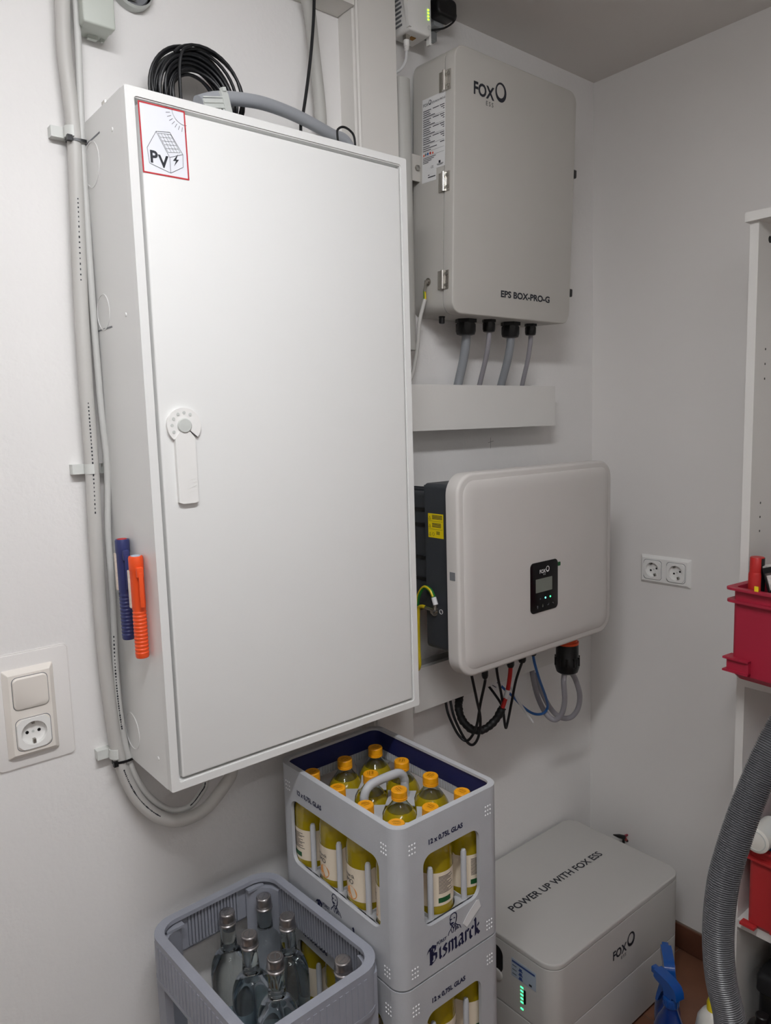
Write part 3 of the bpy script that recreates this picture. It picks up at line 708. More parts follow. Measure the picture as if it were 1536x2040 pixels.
# yellow warning label
a, b = cX(853, 1022, bx0), cX(884, 1074, bx0); yl = SIDE((bx0, 0, 0)); w0, w1 = -a.y, -b.y
y = MB().fbox(yl, w0, w1, b.z, a.z, 0, .0006).build('yellow_label', 'yellow_label', inv); mb = MB(); q = yl.at(0, 0, .0009)
hh = (a.z - b.z) / 3
for k in range(3):
    zt = a.z - hh*k - .003
    mb.line(q, [(w0 + .003, zt - .010), (w0 + .0095, zt - .010), (w0 + .0062, zt - .003), (w0 + .003, zt - .010)], .0007)
    for i in range(4 - (k == 2)):
        x0 = w0 + (.013 if k < 2 else .026); mb.flat(q, [(x0, zt - .0025*i - .0015), (w1 - .003 - .004*((i*3 + k) % 3), zt - .0025*i - .0015), (w1 - .003 - .004*((i*3 + k) % 3), zt - .0025*i - .0002), (x0, zt - .0025*i - .0002)])
    if k < 2: mb.flat(q, [(w0 + .002, zt - hh + .004), (w1 - .002, zt - hh + .004), (w1 - .002, zt - hh + .0045), (w0 + .002, zt - hh + .0045)])
    else: mb.ring2(q.at(w0 + .0165, zt - .0068), .003, .0036, .0001, 16)
mb.build('label_print', 'ink', y, flat=True)
# display panel
p0, p1 = cY(1056, 1124, -.2505), cY(1110.5, 1209, -.2505); pf = FRONT(((p0.x+p1.x)/2, -.2505, (p0.z+p1.z)/2)); pw, ph = p1.x - p0.x, p0.z - p1.z
dp = MB().slab(pf, pw, ph, .0016, .011, .0006, n=6).build('display_panel', 'screen_black', inv)
MB().slab(pf.at(-.002, .004, .0016), pw*.60, ph*.27, .0003, .001).build('lcd_screen', 'lcd', dp)
mb = MB(); logo(mb, pf.at(-pw*.19, ph*.275, .0018), .0088, .0003); mb.build('logo', 'paper', dp, flat=True)
for i, (dx, m_) in enumerate(((-.016, 'slate_blue'), (.003, 'led_cyan'), (.021, 'led_green'))):
    MB().disc(pf.at(dx, -ph*.235, .0016), .0021 if i else .0017, .0005, 12).build('status_light', m_, dp)
mb = MB()
for i, dx in enumerate((-.026, -.007, .013, .031)):
    g = pf.at(dx, -ph*.385, .0018)
    if i == 0: mb.flat(g, [(-.0025, 0), (.0025, 0), (0, .004)]); mb.line(g, [(0, -.004), (0, .001)], .0016, 0)
    elif i == 1: mb.flat(g, [(-.0025, 0), (0, -.004), (.0025, 0)]); mb.line(g, [(0, .004), (0, -.001)], .0016, 0)
    else: mb.line(g, [(-.003, -.001), (.002, -.001), (.002, .003)] if i == 2 else [(.003, -.002), (.001, .002), (-.003, .001)], .0013, 0)
mb.build('button_symbol', 'print_grey', dp, flat=True)
c = cY(1113, 1123, -.2505); MB().slab(FRONT((c.x + .001, -.2505, c.z)), .0105, .0095, .0008, .002).build('film_tab', 'dark_green', inv)
# earth stud and wires
st = cX(866, 1217, bx0); e = MB().lathe(SIDE(st), [(.012, 0), (.012, .002), (.007, .002), (.007, .008), (.003, .009), (.0004, .009)], 12).build('earth_stud', 'chrome', inv)
MB().ring2(SIDE(cX(879, 1219, bx0)), .0045, .0055, .0008, 16).build('earth_symbol', 'paper', inv)
ew = thing('earth_wire', 'green and yellow earth wire looping to the inverter stud', 'wire', (bx0 - .02, st.y, st.z))
w = [cX(q[0], q[1], bx0 - .012) for q in ((831, 1205), (833, 1190), (840, 1175), (848, 1170), (858, 1177), (864, 1190), (868, 1205), (867, 1214))]
MB().tube(spl(w[:6]), .0048, 10).build('insulation', 'green', ew)
MB().tube([p + V((-.0032, -.001, .0022)) for p in spl(w[:6])], .0026, 6).build('yellow_stripe', 'yellow', ew)
MB().tube(spl(w[5:7], 4), .0058, 12).build('marker_sleeve', 'paper', ew)
MB().tube(w[6:], [.004, .005], 10).build('lug', 'chrome', ew)
ew = thing('earth_wire', 'yellow earth wire running straight down beside the cabinet edge', 'wire', (bx0 - .02, st.y, .97))
w = [cX(q[0], q[1], bx0 - .01) for q in ((866, 1217), (857, 1213), (848, 1210))]
MB().tube(w, [.005, .0045, .0045], 10).build('lug', 'chrome', ew)
w = [w[2]] + [cX(q[0], q[1], bx0 - .008) for q in ((840, 1208), (834, 1212), (833, 1235), (834, 1290), (835, 1330))]
w.append(V((w[-1].x + .03, -.04, .962)))
MB().tube(spl(w), .0042, 10).build('insulation', 'yellow', ew)
# connectors under the inverter
def conn(px, py, r, L_, Y, nm='connector', m_='black_plastic'):
    top = cY(px, py, Y); g = Fr((top.x, Y, IZ0 + .058), (1, 0, 0), (0, -1, 0), (0, 0, -1))
    d = IZ0 + .058 - top.z
    MB().lathe(g, [(r*.9, 0), (r*.9, max(.002, d - L_*.2)), (r, d), (r, d + L_*.6), (r*.75, d + L_)], 14).build(nm, m_, inv)
    return V((top.x, Y, top.z - L_))
YC = -.165
k1 = conn(966, 1338, .008, .016, YC); k2 = conn(1017, 1318, .0095, .014, YC); k3 = conn(1040, 1310, .010, .012, YC); k4 = conn(1062, 1298, .009, .01, YC)
k5 = conn(938, 1335, .005, .004, YC); k6 = conn(989, 1325, .006, .006, YC)
bc = cY(1130, 1282, YC); g = Fr((bc.x, YC, IZ0 + .058), (1, 0, 0), (0, -1, 0), (0, 0, -1)); d = IZ0 + .058 - bc.z
MB().lathe(g, [(.026, 0), (.026, d - .006), (.030, d - .006), (.030, d), (.026, d)], 20).build('locking_ring', 'orange', inv)
bigc = MB().lathe(g, [(.0295, d), (.0295, d + .034), (.032, d + .038), (.032, d + .062), (.028, d + .075), (.02, d + .08)], 20)
for i in range(10):
    a = 2*PI*i/10; bigc.cyl(g.p(.031*math.cos(a), .031*math.sin(a), d + .034), g.p(.031*math.cos(a), .031*math.sin(a), d + .056), .0035, 6)
bigc.build('power_connector', 'black_plastic', inv)
bl = V((bc.x, YC, bc.z - .080))
def W(*qs): return [cY(x, y, Y) for x, y, Y in qs]
GRP = 'cables hanging under the inverter'
cable('lead', [k5] + W((941, 1352, -.165), (950, 1395, -.155), (957, 1432, -.14), (953, 1468, -.12), (941, 1484, -.1), (926, 1472, -.08), (906, 1432, -.06), (897, 1395, -.045), (895, 1370, -.035)), .0034, 'black_rubber', 'thin black lead looping lowest under the inverter', GRP)
cable('lead', [k1] + W((966, 1360, -.16), (957, 1402, -.15), (951, 1440, -.135), (943, 1462, -.11), (929, 1476, -.09), (912, 1462, -.07), (894, 1425, -.055), (888, 1398, -.045), (886, 1372, -.035)), .0034, 'black_rubber', 'thin black lead leaving the pointed plug under the inverter', GRP)
hp = W((921, 1368, -.035), (915, 1392, -.05), (914, 1412, -.07), (922, 1436, -.09), (942, 1454, -.11), (966, 1452, -.125), (988, 1433, -.14), (1001, 1410, -.15))
t = thing('taped_cable', 'thick black taped cable loop with a red end under the inverter', 'cable', (hp[4].x, hp[4].y, hp[4].z), GRP)
S_ = spl(hp, 10); MB().tube(S_, [.0098 + .0007*math.sin(i*1.9) + .0005*math.sin(i*.7) for i in range(len(S_))], 14).build('taped_loop', 'black_tape', t)
rp = [hp[-1]] + W((1006, 1395, -.153), (1012, 1372, -.157), (1016, 1345, -.162)) + [k2]
MB().tube(spl(rp), .0054, 12).build('red_end', 'red', t)
MB().tube(W((1007.5, 1391, -.1535), (1011.5, 1374, -.1567)), .0062, 12).build('marker_sleeve', 'paper', t)
cable('lead', [k6] + W((992, 1350, -.16), (999, 1385, -.15), (1003, 1420, -.14), (1007, 1449, -.135), (1011, 1440, -.135), (1019, 1400, -.145), (1028, 1355, -.155)) + [k3], .0034, 'black_rubber', 'thin black lead hanging in a narrow V under the inverter', GRP)
cable('lead', W((972, 1365, -.04), (985, 1382, -.07), (998, 1402, -.1), (1002, 1420, -.12)), .0034, 'black_rubber', 'short black lead coming out behind the white tags', GRP)
cable('lead', [k4] + W((1066, 1325, -.16), (1075, 1355, -.15), (1087, 1388, -.13), (1091, 1408, -.11), (1082, 1421, -.1), (1064, 1422, -.09), (1044, 1410, -.08), (1020, 1386, -.07), (1000, 1368, -.05), (985, 1350, -.035)), .0036, 'blue_cable', 'blue network lead curling under the inverter', GRP)
cable('lead', W((1018, 1368, -.06), (1030, 1392, -.08), (1046, 1417, -.1), (1062, 1439, -.11)), .0034, 'white_cable', 'white loose lead end pointing down under the inverter', GRP)
cable('lead', [bl + V((-.012, 0, 0))] + W((1123, 1360, -.165), (1125, 1395, -.155), (1119, 1422, -.14), (1105, 1434, -.12), (1088, 1422, -.1), (1072, 1390, -.07), (1063, 1355, -.045), (1060, 1335, -.033)), .0072, 'cable_grey2', 'grey supply cable from the big black plug, the inner loop', GRP, n=14)
cable('lead', [bl + V((.012, -.004, 0))] + W((1147, 1355, -.165), (1155, 1385, -.155), (1151, 1412, -.14), (1137, 1429, -.12), (1116, 1429, -.1), (1096, 1410, -.08), (1078, 1375, -.055), (1068, 1340, -.033)), .0072, 'cable_grey2', 'grey supply cable from the big black plug, the outer loop', GRP, n=14)
for (q, lab) in (((993, 1362, -.11), 'small white tag on the black lead under the inverter'), ((984, 1367, -.1), 'second white tag hanging beside the black lead')):
    c = cY(*q); f = FRONT(c).rot(-.6); mb = MB(); mb.fbox(f, -.014, .014, -.004, .004, 0, .0005)
    o = mb.build('cable_tag', 'paper'); tag(o, lab, 'tag', 'white tags on the inverter leads')
    m2 = MB(); m2.flat(f, [(-.008, -.001), (.009, -.001), (.009, .001), (-.008, .001)], .0008); m2.build('tag_print', 'ink', o, flat=True)

# ================================================================== battery
BX0, BX1, BY0, BY1, BZ0, BZ1 = .778, 1.333, -.381, -.012, .012, .330
bt = thing('battery_module', 'pale grey stacked home battery standing on the floor in the corner', 'battery', ((BX0+BX1)/2, -.2, 0))
f = TOP(((BX0+BX1)/2, (BY0+BY1)/2, 0)); BW, BD = BX1 - BX0, BY1 - BY0
MB().slab(f, BW, BD, .1545, .04, .0015, n=10, c0=BZ0).build('lower_module', 'bat_grey', bt)
MB().slab(f, BW - .010, BD - .010, .158, .036, 0, n=10, c0=.154).build('joint', 'print_grey', bt)
MB().slab(f, BW, BD, .316, .04, .0015, n=10, c0=.158).build('upper_module', 'bat_grey', bt)
MB().slab(f, BW - .010, BD - .010, .319, .036, 0, n=10, c0=.315).build('joint', 'print_grey', bt)
MB().slab(f, BW, BD, BZ1, .04, .004, n=10, c0=.3185).build('lid', 'bat_grey', bt)
for dx in (-.22, .22):
    for dy in (-.13, .13): MB().lathe(f.at(dx, dy), [(.022, 0), (.022, BZ0)], 16).build('foot', 'black_plastic', bt)
a, b = cZ(1020, 1816, BZ1), cZ(1198, 1702, BZ1)
mb = MB(); tf = TOP((a.x, a.y - .004, BZ1)).rot(math.atan2(b.y - a.y, b.x - a.x)); tw = (b - a).length
mb.text(tf, 'POWER UP WITH FOX ESS', .0305, .0005, .0002, sx=1.0); x = max(v.x for v in mb.v) - min(v.x for v in mb.v)
mb = MB(); mb.text(tf, 'POWER UP WITH FOX ESS', .0305, .0005, .0006, sx=tw/x); mb.build('slogan', 'ink', bt, flat=True)
a = cY(1220, 1915, BY0); mb = MB(); logo(mb, FRONT((a.x, BY0 - .0003, a.z)), .0235, .0008); mb.build('logo', 'ink', bt, flat=True)
# label, lights and recess on the left face
sf = SIDE((BX0, 0, 0)); a, b = cX(1019, 1915, BX0), cX(1068, 1985, BX0)
l0, l1 = -a.y, -b.y; l1 = min(l1, .338); la = MB().fbox(sf, l0, l1, .246, .292, 0, .0005).build('info_label', 'paper_blue', bt)
mb = MB(); mb.fbox(sf, l0 + .002, l1 - .003, .282, .287, .0005, .0007)
for i in range(3): mb.fbox(sf, l0 + .024, l0 + .032, .272 - i*.0105, .277 - i*.0105, .0005, .0007); mb.fbox(sf, l0 + .022, l0 + .034, .269 - i*.0105, .272 - i*.0105, .0005, .0007)
mb.build('label_graphics', 'label_blue', la)
mb = MB()
for i in range(3): mb.fbox(sf, l0 + .003, l0 + .016, .274 - i*.0105, .2755 - i*.0105, .0005, .0007)
mb.fbox(sf, l1 - .02, l1 - .012, .25, .255, .0005, .0007); mb.build('label_print', 'ink', la)
lg = cX(1040, 2008, BX0)
for i in range(5): MB().fbox(sf.at(-lg.y, .232 - i*.0095), -.004, .004, -.0018, .0018, 0, .0006).build('charge_light', 'led_green', bt)
MB().fbox(sf.at(-lg.y, .177), -.004, .004, -.002, .002, 0, .0006).build('status_light', 'led_green', bt)
MB().slab(sf.at(-lg.y + .009, .212), .006, .036, .0012, .003).build('button', 'black_plastic', bt)
MB().slab(sf.at(.165, .262), .13, .07, .001, .02).build('recess_plate', 'black_plastic', bt)
MB().slab(sf.at(.165, .222), .128, .03, .004, .014, .003).build('grip', 'bat_grey', bt)
# plug ends behind the battery
c = cX(1237, 1668, 1.425)
t = thing('battery_leads', 'black and red battery plugs sticking up behind the battery', 'cable', (c.x, c.y, .2))
a_, b_ = cY(1222, 1663, c.y + .01), cY(1243, 1668, c.y); MB().tube([a_, a_.lerp(b_, .5), b_], [.0015, .006, .007], 10).build('black_plug', 'black_plastic', t)
b2 = cY(1250, 1663, c.y); MB().tube([b_ + V((0, 0, .002)), b2], [.005, .003], 8).build('red_plug', 'pink_wire', t)
d_ = cY(1248, 1674, c.y); MB().tube([b_, b_.lerp(d_, .6), d_], [.006, .005, .003], 8).build('red_sleeve', 'red', t)
e_ = cY(1256, 1681, c.y); MB().tube(spl([d_, e_, e_ + V((.005, .0, -.05)), V((e_.x + .006, e_.y, .002))]), .004, 8).build('lead', 'black_rubber', t)
MB().tube(spl([b_, b_ + V((.004, .004, -.03)), V((b_.x + .006, b_.y + .01, .002))]), .004, 8).build('lead', 'black_rubber', t)
# ================================================================== drinks crates
def wrap(mb, vs, fs, R, phi, z, m=0):
    return mb.add([(R*math.cos(phi + x/R), R*math.sin(phi + x/R), z + y) for x, y in vs], fs, m)
def wquad(mb, R, phi, x0, x1, y0, y1, m=0, n=None):
    n = n or max(1, int(abs(x1 - x0)/R/.18) + 1); vs = []; fs = []
    for i in range(n + 1):
        x = x0 + (x1 - x0)*i/n; vs += [(x, y0), (x, y1)]
    for i in range(n): fs.append((2*i, 2*i + 2, 2*i + 3, 2*i + 1))
    return wrap(mb, vs, fs, R, phi, 0, m)
LET = {'B': ([[(.6, 5.6), (.6, .7), (-.1, .1)], [(-.2, 5.2), (1, 6), (2.7, 5.2), (2.5, 4.0), (1, 3.3)], [(1, 3.3), (3.0, 2.7), (3.0, 1.0), (1.3, .1), (.3, .6)], [(-.7, 4.4), (-.1, 5.6), (.6, 5.2)], [(1.3, 5.2), (1.3, .9)]], 4.1),
       'i': ([[(0, 3.5), (.6, 4), (.6, .7), (1.1, .2)], [(.3, 5.1), (.9, 5.7)]], 1.7),
       's': ([[(1.8, 3.5), (1.0, 4), (.3, 3.2), (1.8, 1.7), (1.3, .4), (.1, .3)]], 2.4),
       'm': ([[(0, 3.5), (.6, 4), (.6, .2)], [(.6, 3.4), (1.6, 4), (2.1, 3.5), (2.1, .2)], [(2.1, 3.4), (3.1, 4), (3.6, 3.5), (3.6, .7), (4.1, .2)]], 4.7),
       'a': ([[(.2, 3.5), (1.3, 4), (1.9, 3.5), (1.9, .7), (2.4, .2)], [(1.9, 2.4), (.6, 2.1), (.3, 1.0), (.9, .2), (1.9, .9)]], 2.9),
       'r': ([[(0, 3.5), (.6, 4), (.6, .2)], [(.6, 3.2), (1.4, 4), (2.0, 3.4)]], 2.3),
       'c': ([[(1.9, 3.3), (1.3, 4), (.4, 3.3), (.4, .9), (1.0, .2), (1.9, .8)]], 2.4),
       'k': ([[(.2, 6.2), (.6, 5.6), (.6, .2)], [(.6, 2.5), (1.8, 3.9), (2.0, 3.1), (.9, 2.3)], [(.9, 2.3), (1.8, .7), (2.4, .2)]], 2.8)}
def blackletter(mb, fr, s, h):
    x = 0; sc = h / 6
    for ch in s:
        L_, w = LET[ch]; mb.nib(fr, L_, 1.15*sc, 42, sc, x*sc, 0, .0005); x += w
    return x * sc
def portrait(mb, fr, s):
    def L(*p, w=.05): mb.line(fr, [(x*s, y*s) for x, y in p], w*s, .0005)
    L((-.22, .62), (-.26, .8), (-.16, .97), (.04, 1.0), (.2, .9), (.24, .72), (.2, .5), (.12, .36), w=.06)
    L((-.22, .62), (-.28, .55), (-.22, .52), (-.22, .42), (-.1, .33), (.12, .36), w=.05); L((-.24, .72), (-.1, .7), w=.07); L((.0, .71), (.12, .69), w=.06)
    mb.flat(fr, [(x*s, y*s) for x, y in ((-.28, .5), (-.1, .52), (.06, .46), (-.06, .4), (-.24, .42))], .0005)
    mb.flat(fr, [(x*s, y*s) for x, y in ((.2, .72), (.27, .7), (.22, .44), (.14, .38))], .0005)
    L((-.12, .33), (-.2, .18), (-.34, .06), (-.4, -.1)); L((.12, .36), (.26, .22), (.46, .1), (.54, -.1)); L((-.1, .3), (.0, .12), (.1, .3), w=.06); L((0, .12), (-.06, -.1), w=.05); L((.12, .3), (.16, .1), (.08, -.1), w=.05); L((-.2, .18), (-.12, -.08), w=.04); L((.26, .22), (.3, .0), w=.04)
    for i in range(6): L((.16 + i*.05, .2 - i*.035), (.1 + i*.05, -.04), w=.028)
CWd, CDp, CHt, PITX, PITY = .254, .367, .2962, .0812, .0865
BOT = [(CWd/2 + (i - 1)*PITX, CDp/2 + (j - 1.5)*PITY) for j in range(4) for i in range(3)]
def make_crate():
    t = thing('drinks_crate', '', 'crate', local=True); th = .007; r = .026; R = .0
    mb = MB()
    WZ0, WZ1 = .096, .230
    faces = ((Fr((0, 0, 0), (1, 0, 0), (0, 0, 1), (0, -1, 0)), CWd, .058, CWd - .058), (Fr((CWd, CDp, 0), (-1, 0, 0), (0, 0, 1), (0, 1, 0)), CWd, .058, CWd - .058),
             (Fr((0, CDp, 0), (0, -1, 0), (0, 0, 1), (-1, 0, 0)), CDp, .042, CDp - .048), (Fr((CWd, 0, 0), (0, 1, 0), (0, 0, 1), (1, 0, 0)), CDp, .048, CDp - .042))
    for fr, w, a, b in faces: mb.holed(fr, r, w - r, .004, CHt, a, b, WZ0, WZ1, .02, -th, 0, n=6)
    for cx, cy, a0 in ((r, r, 180), (CWd - r, r, 270), (CWd - r, CDp - r, 0), (r, CDp - r, 90)):
        mb.ring2(TOP((cx, cy, .004)), r - th, r, CHt - .004, 8, a0=a0, a1=a0 + 90)
    mb.build('shell', 'crate_grey', t)
    MB().slab(TOP((CWd/2, CDp/2, 0)), CWd - .018, CDp - .018, .0065, .02, 0).build('base', 'crate_grey', t)
    # ledges scalloped round the bottles
    mb = MB()
    for fr, w, a, b in faces:
        n = 64; o = []; i_ = []
        for k in range(n + 1):
            u = .012 + (w - .024)*k/n; dmax = .036
            for bx, by in BOT:
                p = fr.o + fr.u*u; q = V((bx, by, 0)) - p; du = q.dot(fr.u); dv = -q.dot(fr.w)
                if abs(du) < .0405: dmax = min(dmax, dv - math.sqrt(.0405**2 - du*du))
            o.append(fr.p(u, WZ0 + .003, -th)); i_.append(fr.p(u, WZ0 - .004, -max(dmax, th + .0005)))
        vs = o + i_ + [p - V((0, 0, .05)) for p in i_]
        mb.add(vs, [(k, k + 1, n + 2 + k, n + 1 + k) for k in range(n)] + [(n + 1 + k, n + 2 + k, 2*n + 3 + k, 2*n + 2 + k) for k in range(n)])
    mb.build('ledge', 'crate_grey', t, flat=True)
    # dividing posts between the bottles
    def post(x, y): MB().lathe(Fr((x, y, WZ0 - .02), (1, 0, 0), (0, 1, 0), (0, 0, 1)), [(.0055, 0), (.0055, .112), (.004, .117), (.0004, .118)], 10).build('post', 'crate_grey', t)
    for i in (-.5, .5): post(CWd/2 + i*PITX*1.02, .0135); post(CWd/2 + i*PITX, CDp - .0135)
    for j in (-1, 0, 1): post(.0135, CDp/2 + j*PITY); post(CWd - .0135, CDp/2 + j*PITY)
    # inner webs
    mb = MB()
    for i in (-.5, .5): mb.box(CWd/2 + i*PITX - .001, CWd/2 + i*PITX + .001, .02, CDp - .02, .006, .10)
    for j in (-1, 0, 1): mb.box(.02, CWd - .02, CDp/2 + j*PITY - .001, CDp/2 + j*PITY + .001, .006, .10)
    mb.build('divider', 'crate_grey', t)
    mb = MB()
    for i in (-.5, .5):
        for j in (-1, 0, 1):
            c = V((CWd/2 + i*PITX, CDp/2 + j*PITY, 0)); pts = []
            for k in range(16):
                a = PI/8*k + PI/8*0; rad = .041 if k % 4 == 0 else (.0262 if k % 4 == 2 else .0295); pts.append((c.x + rad*math.cos(a), c.y + rad*math.sin(a)))
            mb.loft([[V((x, y, z)) for x, y in pts] for z in (.2235, .2255)])
    mb.build('web', 'crate_grey', t)
    # carrying handle
    hy = CDp/2; mb = MB(); q = [(CWd/2 - .051, .05), (CWd/2 - .051, .235), (CWd/2 - .050, .262), (CWd/2 - .040, .276), (CWd/2 - .022, .280), (CWd/2 + .022, .280), (CWd/2 + .040, .276), (CWd/2 + .050, .262), (CWd/2 + .051, .235), (CWd/2 + .051, .05)]
    mb.tube(spl([V((x, hy, z)) for x, z in q], 6), .0085, 12); mb.build('carry_handle', 'crate_grey', t)
    # navy band inside the rim, ribbed strip below it
    MB().frame(TOP((CWd/2, CDp/2, 0)), CWd - .004, CDp - .004, CWd - .022, CDp - .022, CHt - .005, CHt + .0002, r - .002, r - .008, n=8).build('rim', 'crate_grey', t)
    mb = MB(); mb.frame(TOP((CWd/2, CDp/2, 0)), CWd - 2*th + .0005, CDp - 2*th + .0005, CWd - 2*th - .003, CDp - 2*th - .003, CHt - .046, CHt - .005, r - th, r - th - .001, n=8); mb.build('navy_band', 'navy', t)
    mb = MB()
    for k in range(44): y = .026 + (CDp - .052)*k/43; mb.box(th, th + .002, y - .0016, y + .0016, CHt - .064, CHt - .047); mb.box(CWd - th - .002, CWd - th, y - .0016, y + .0016, CHt - .064, CHt - .047)
    for k in range(30): x = .026 + (CWd - .052)*k/29; mb.box(x - .0016, x + .0016, th, th + .002, CHt - .064, CHt - .047); mb.box(x - .0016, x + .0016, CDp - th - .002, CDp - th, CHt - .064, CHt - .047)
    mb.build('rib_strip', 'crate_grey', t)['kind'] = 'stuff'
    # dots, volume print, name and portrait
    mb = MB()
    for fr, w, a, b in faces[:1] + faces[2:3] + faces[3:]:
        for u in (.034, w - .034):
            for z in (.254, .028):
                for i in range(3):
                    for j in range(3): mb.lathe(fr.at(u + (i - 1)*.0062, z + (j - 1)*.008), [(.0019, 0), (.0013, .0007), (.0003, .0009)], 6, cap0=False)
        tx = (w - .115)/2 - (0 if w < .3 else .06); MB().text(fr.at(tx, .2475), '12 x 0,75L GLAS', .0125, .0005, .0005, sx=.98).build('volume_print', 'navy_print', t, flat=True)
        bw = .128; x0 = w/2 - bw/2 + .004; tot = sum(LET[c][1] for c in 'Bismarck'); pr = MB(); blackletter(pr, fr.at(x0, .0245), 'Bismarck', bw/tot*6); pr.build('name_print', 'navy_print', t, flat=True); pr = MB()
        portrait(pr, fr.at(w/2 + .0, .0615), .034); pr.build('portrait_print', 'navy_print', t, flat=True); MB().text(fr.at(x0 + .018, .0535), 'FÜRST', .0085, .0005, .0002).build('title_print', 'navy_print', t, flat=True)
    mb.build('dot_pattern', 'crate_dots', t, flat=True)['kind'] = 'stuff'
    return t
def make_bottle(nm, label, group):
    t = thing(nm, label, 'bottle', group=group, local=True); f = TOP((0, 0, 0)); R = .0385
    MB().lathe(f, [(.034, .0), (R, .004), (R, .190), (.0375, .202), (.0347, .213), (.0300, .2225), (.0250, .2295)], 28).build('lemonade', 'lemonade', t)
    out = [(.0251, .2297), (.0200, .2362), (.0162, .2415), (.0142, .246), (.0136, .262)]; inn = [(r - .0022, z) for r, z in out[::-1]]
    MB().lathe(f, out + inn, 24, cap0=False, cap1=False).build('glass_neck', 'glass', t)
    prof = [(.0146, .2495)]
    for z in (.2500, .2530): prof += [(.0155, z), (.0155, z + .0018), (.0145, z + .0024)]
    prof += [(.0154, .2566), (.0154, .2668), (.0142, .2685)]
    cp = MB().lathe(f, prof, 28).build('cap', 'cap_orange', t)
    mb = MB(); mb.text(f.at(-.008, .0015, .2686), 'LIMO', .0055, .0002); mb.line(f.at(0, 0, .2686), [(-.008, -.002), (.008, -.002)], .0012, .0002); mb.line(f.at(0, 0, .2686), [(-.005, -.006), (.006, -.0055)], .001, .0002); mb.build('cap_print', 'copper', cp, flat=True)
    RL = R + .0004; mb = MB(); n = 40
    zt = [.163 + (.004 if 8 < (k % 20) < 12 else 0) for k in range(n)]
    mb.loft([[f.p(RL*math.cos(2*PI*k/n), RL*math.sin(2*PI*k/n), .100) for k in range(n)], [f.p(RL*math.cos(2*PI*k/n), RL*math.sin(2*PI*k/n), zt[k]) for k in range(n)]], False, False)
    lb = mb.build('label', 'label_cream', t, flat=True)
    RP = RL + .0003
    mb = MB(); fr_ = -PI/2 + 0
    vs = [(.010 + .013*math.cos(a*PI/10), .113 + .0125*math.sin(a*PI/10)) for a in range(20)]; wrap(mb, vs, [tuple(range(20))], RP, 0, 0)
    for k in range(2):
        R0, R1 = ((.0075, .0088) if k == 0 else (.0052, .0060)); vs = []; fs = []
        for a in range(20): vs += [(-.009 + R0*math.cos(a*PI/10), .115 + R0*math.sin(a*PI/10)), (-.009 + R1*math.cos(a*PI/10), .115 + R1*math.sin(a*PI/10))]
        for a in range(20): fs.append((2*a, 2*a + 1, (2*a + 3) % 40, (2*a + 2) % 40))
        wrap(mb, vs, fs, RP + .0002, 0, 0)
    mb.build('fruit_picture', 'fruit', lb, flat=True)
    mb = MB()
    for s, sz, x, y, ax in (('Bismarck', .0098, 0, .1425, 1), ('LIMO', .0128, .001, .1305, 1.0)):
        vs, fs = text2d(s, sz, 0, 'CENTER', ax); wrap(mb, [(a + x, b + y) for a, b in vs], fs, RP + .0004, 0, 0)
    for i in range(13): wquad(mb, RP, PI, -.02, (-.02 + (.03, .022, .034, .028, .018)[i % 5]), .1545 - i*.0026, .1556 - i*.0026)
    mb.build('label_text', 'ink', lb, flat=True)['kind'] = 'stuff'
    mb = MB(); wquad(mb, RP, PI, -.021, .006, .1055, .115); wquad(mb, RP, 0, -.030, -.019, .1055, .116); mb.build('green_panel', 'dark_green', lb, flat=True)
    return t
CX0, CYF = .273, -.452
crates = []
cr0 = make_crate()
labs = ('grey drinks crate on top of the stack, full of orange-capped bottles', 'grey drinks crate in the middle of the stack under the full top crate', 'grey drinks crate at the bottom of the stack on the floor')
for k in range(3):
    c = cr0 if k == 0 else dup(cr0)
    c.location = (CX0, CYF, (2 - k)*(CHt + .0003)); c['label'] = labs[k]; c['group'] = 'stacked grey lemonade crates'
    crates.append(c)
# torn paper strip left on the top crate
c = cY(940, 1818, CYF); f = FRONT((c.x, CYF - .0004, c.z)).rot(.62); pts = [(-.024, -.009), (.02, -.011), (.025, .004), (.021, .009), (-.008, .0095), (-.025, .006)]
tag(MB().poly(f, pts, .0002, .0008).build('paper_remnant', 'paper'), 'torn white sticker remnant on the top drinks crate', 'sticker')
bt0 = make_bottle('lemonade_bottle', 'lemonade bottle with an orange screw cap standing in the top crate', 'lemonade bottles in the top crate')
first = True; rnd = random.Random(5)
for lvl in (2, 1):
    for idx, (bx, by) in enumerate(BOT):
        i, j = idx % 3, idx // 3
        if lvl == 1 and not (j == 0 or i == 0): continue
        b = bt0 if first else dup(bt0); first = False
        b.location = (CX0 + bx, CYF + by, lvl*(CHt + .0003) + .0062)
        if lvl == 2: a = (PI/2 if j == 0 else (PI - .35 if i == 0 else rnd.uniform(0, 6)))
        else: a = (-PI/2 - .1 + .25*i if j == 0 else PI - .1)
        if j == 0 and i == 0: a = PI - .9 if lvl == 2 else PI + .6
        if lvl == 2 and i == 0 and j == 3: a = .15
        b.rotation_euler = (0, 0, a + rnd.uniform(-.15, .15))
        rows = ('the torn-sticker side', 'second row from the sticker side', 'third row from the sticker side', 'the wall side')[j]; cols = ('water-crate end', 'middle', 'battery end')[i]
        if lvl == 2: b['label'] = f'orange-capped lemonade bottle in the top crate, {rows}, {cols}'; b['group'] = 'lemonade bottles in the top crate'
        if lvl == 1: b['label'] = 'cream-labelled lemonade bottle in the middle crate, ' + ('battery-side front corner', 'middle of the front row')[2 - i] if j == 0 and i else f'cream-labelled lemonade bottle in the middle crate beside the water crate, ' + ('front corner', 'second from front', 'third from front', 'wall corner')[j]; b['group'] = 'lemonade bottles in the middle crate'

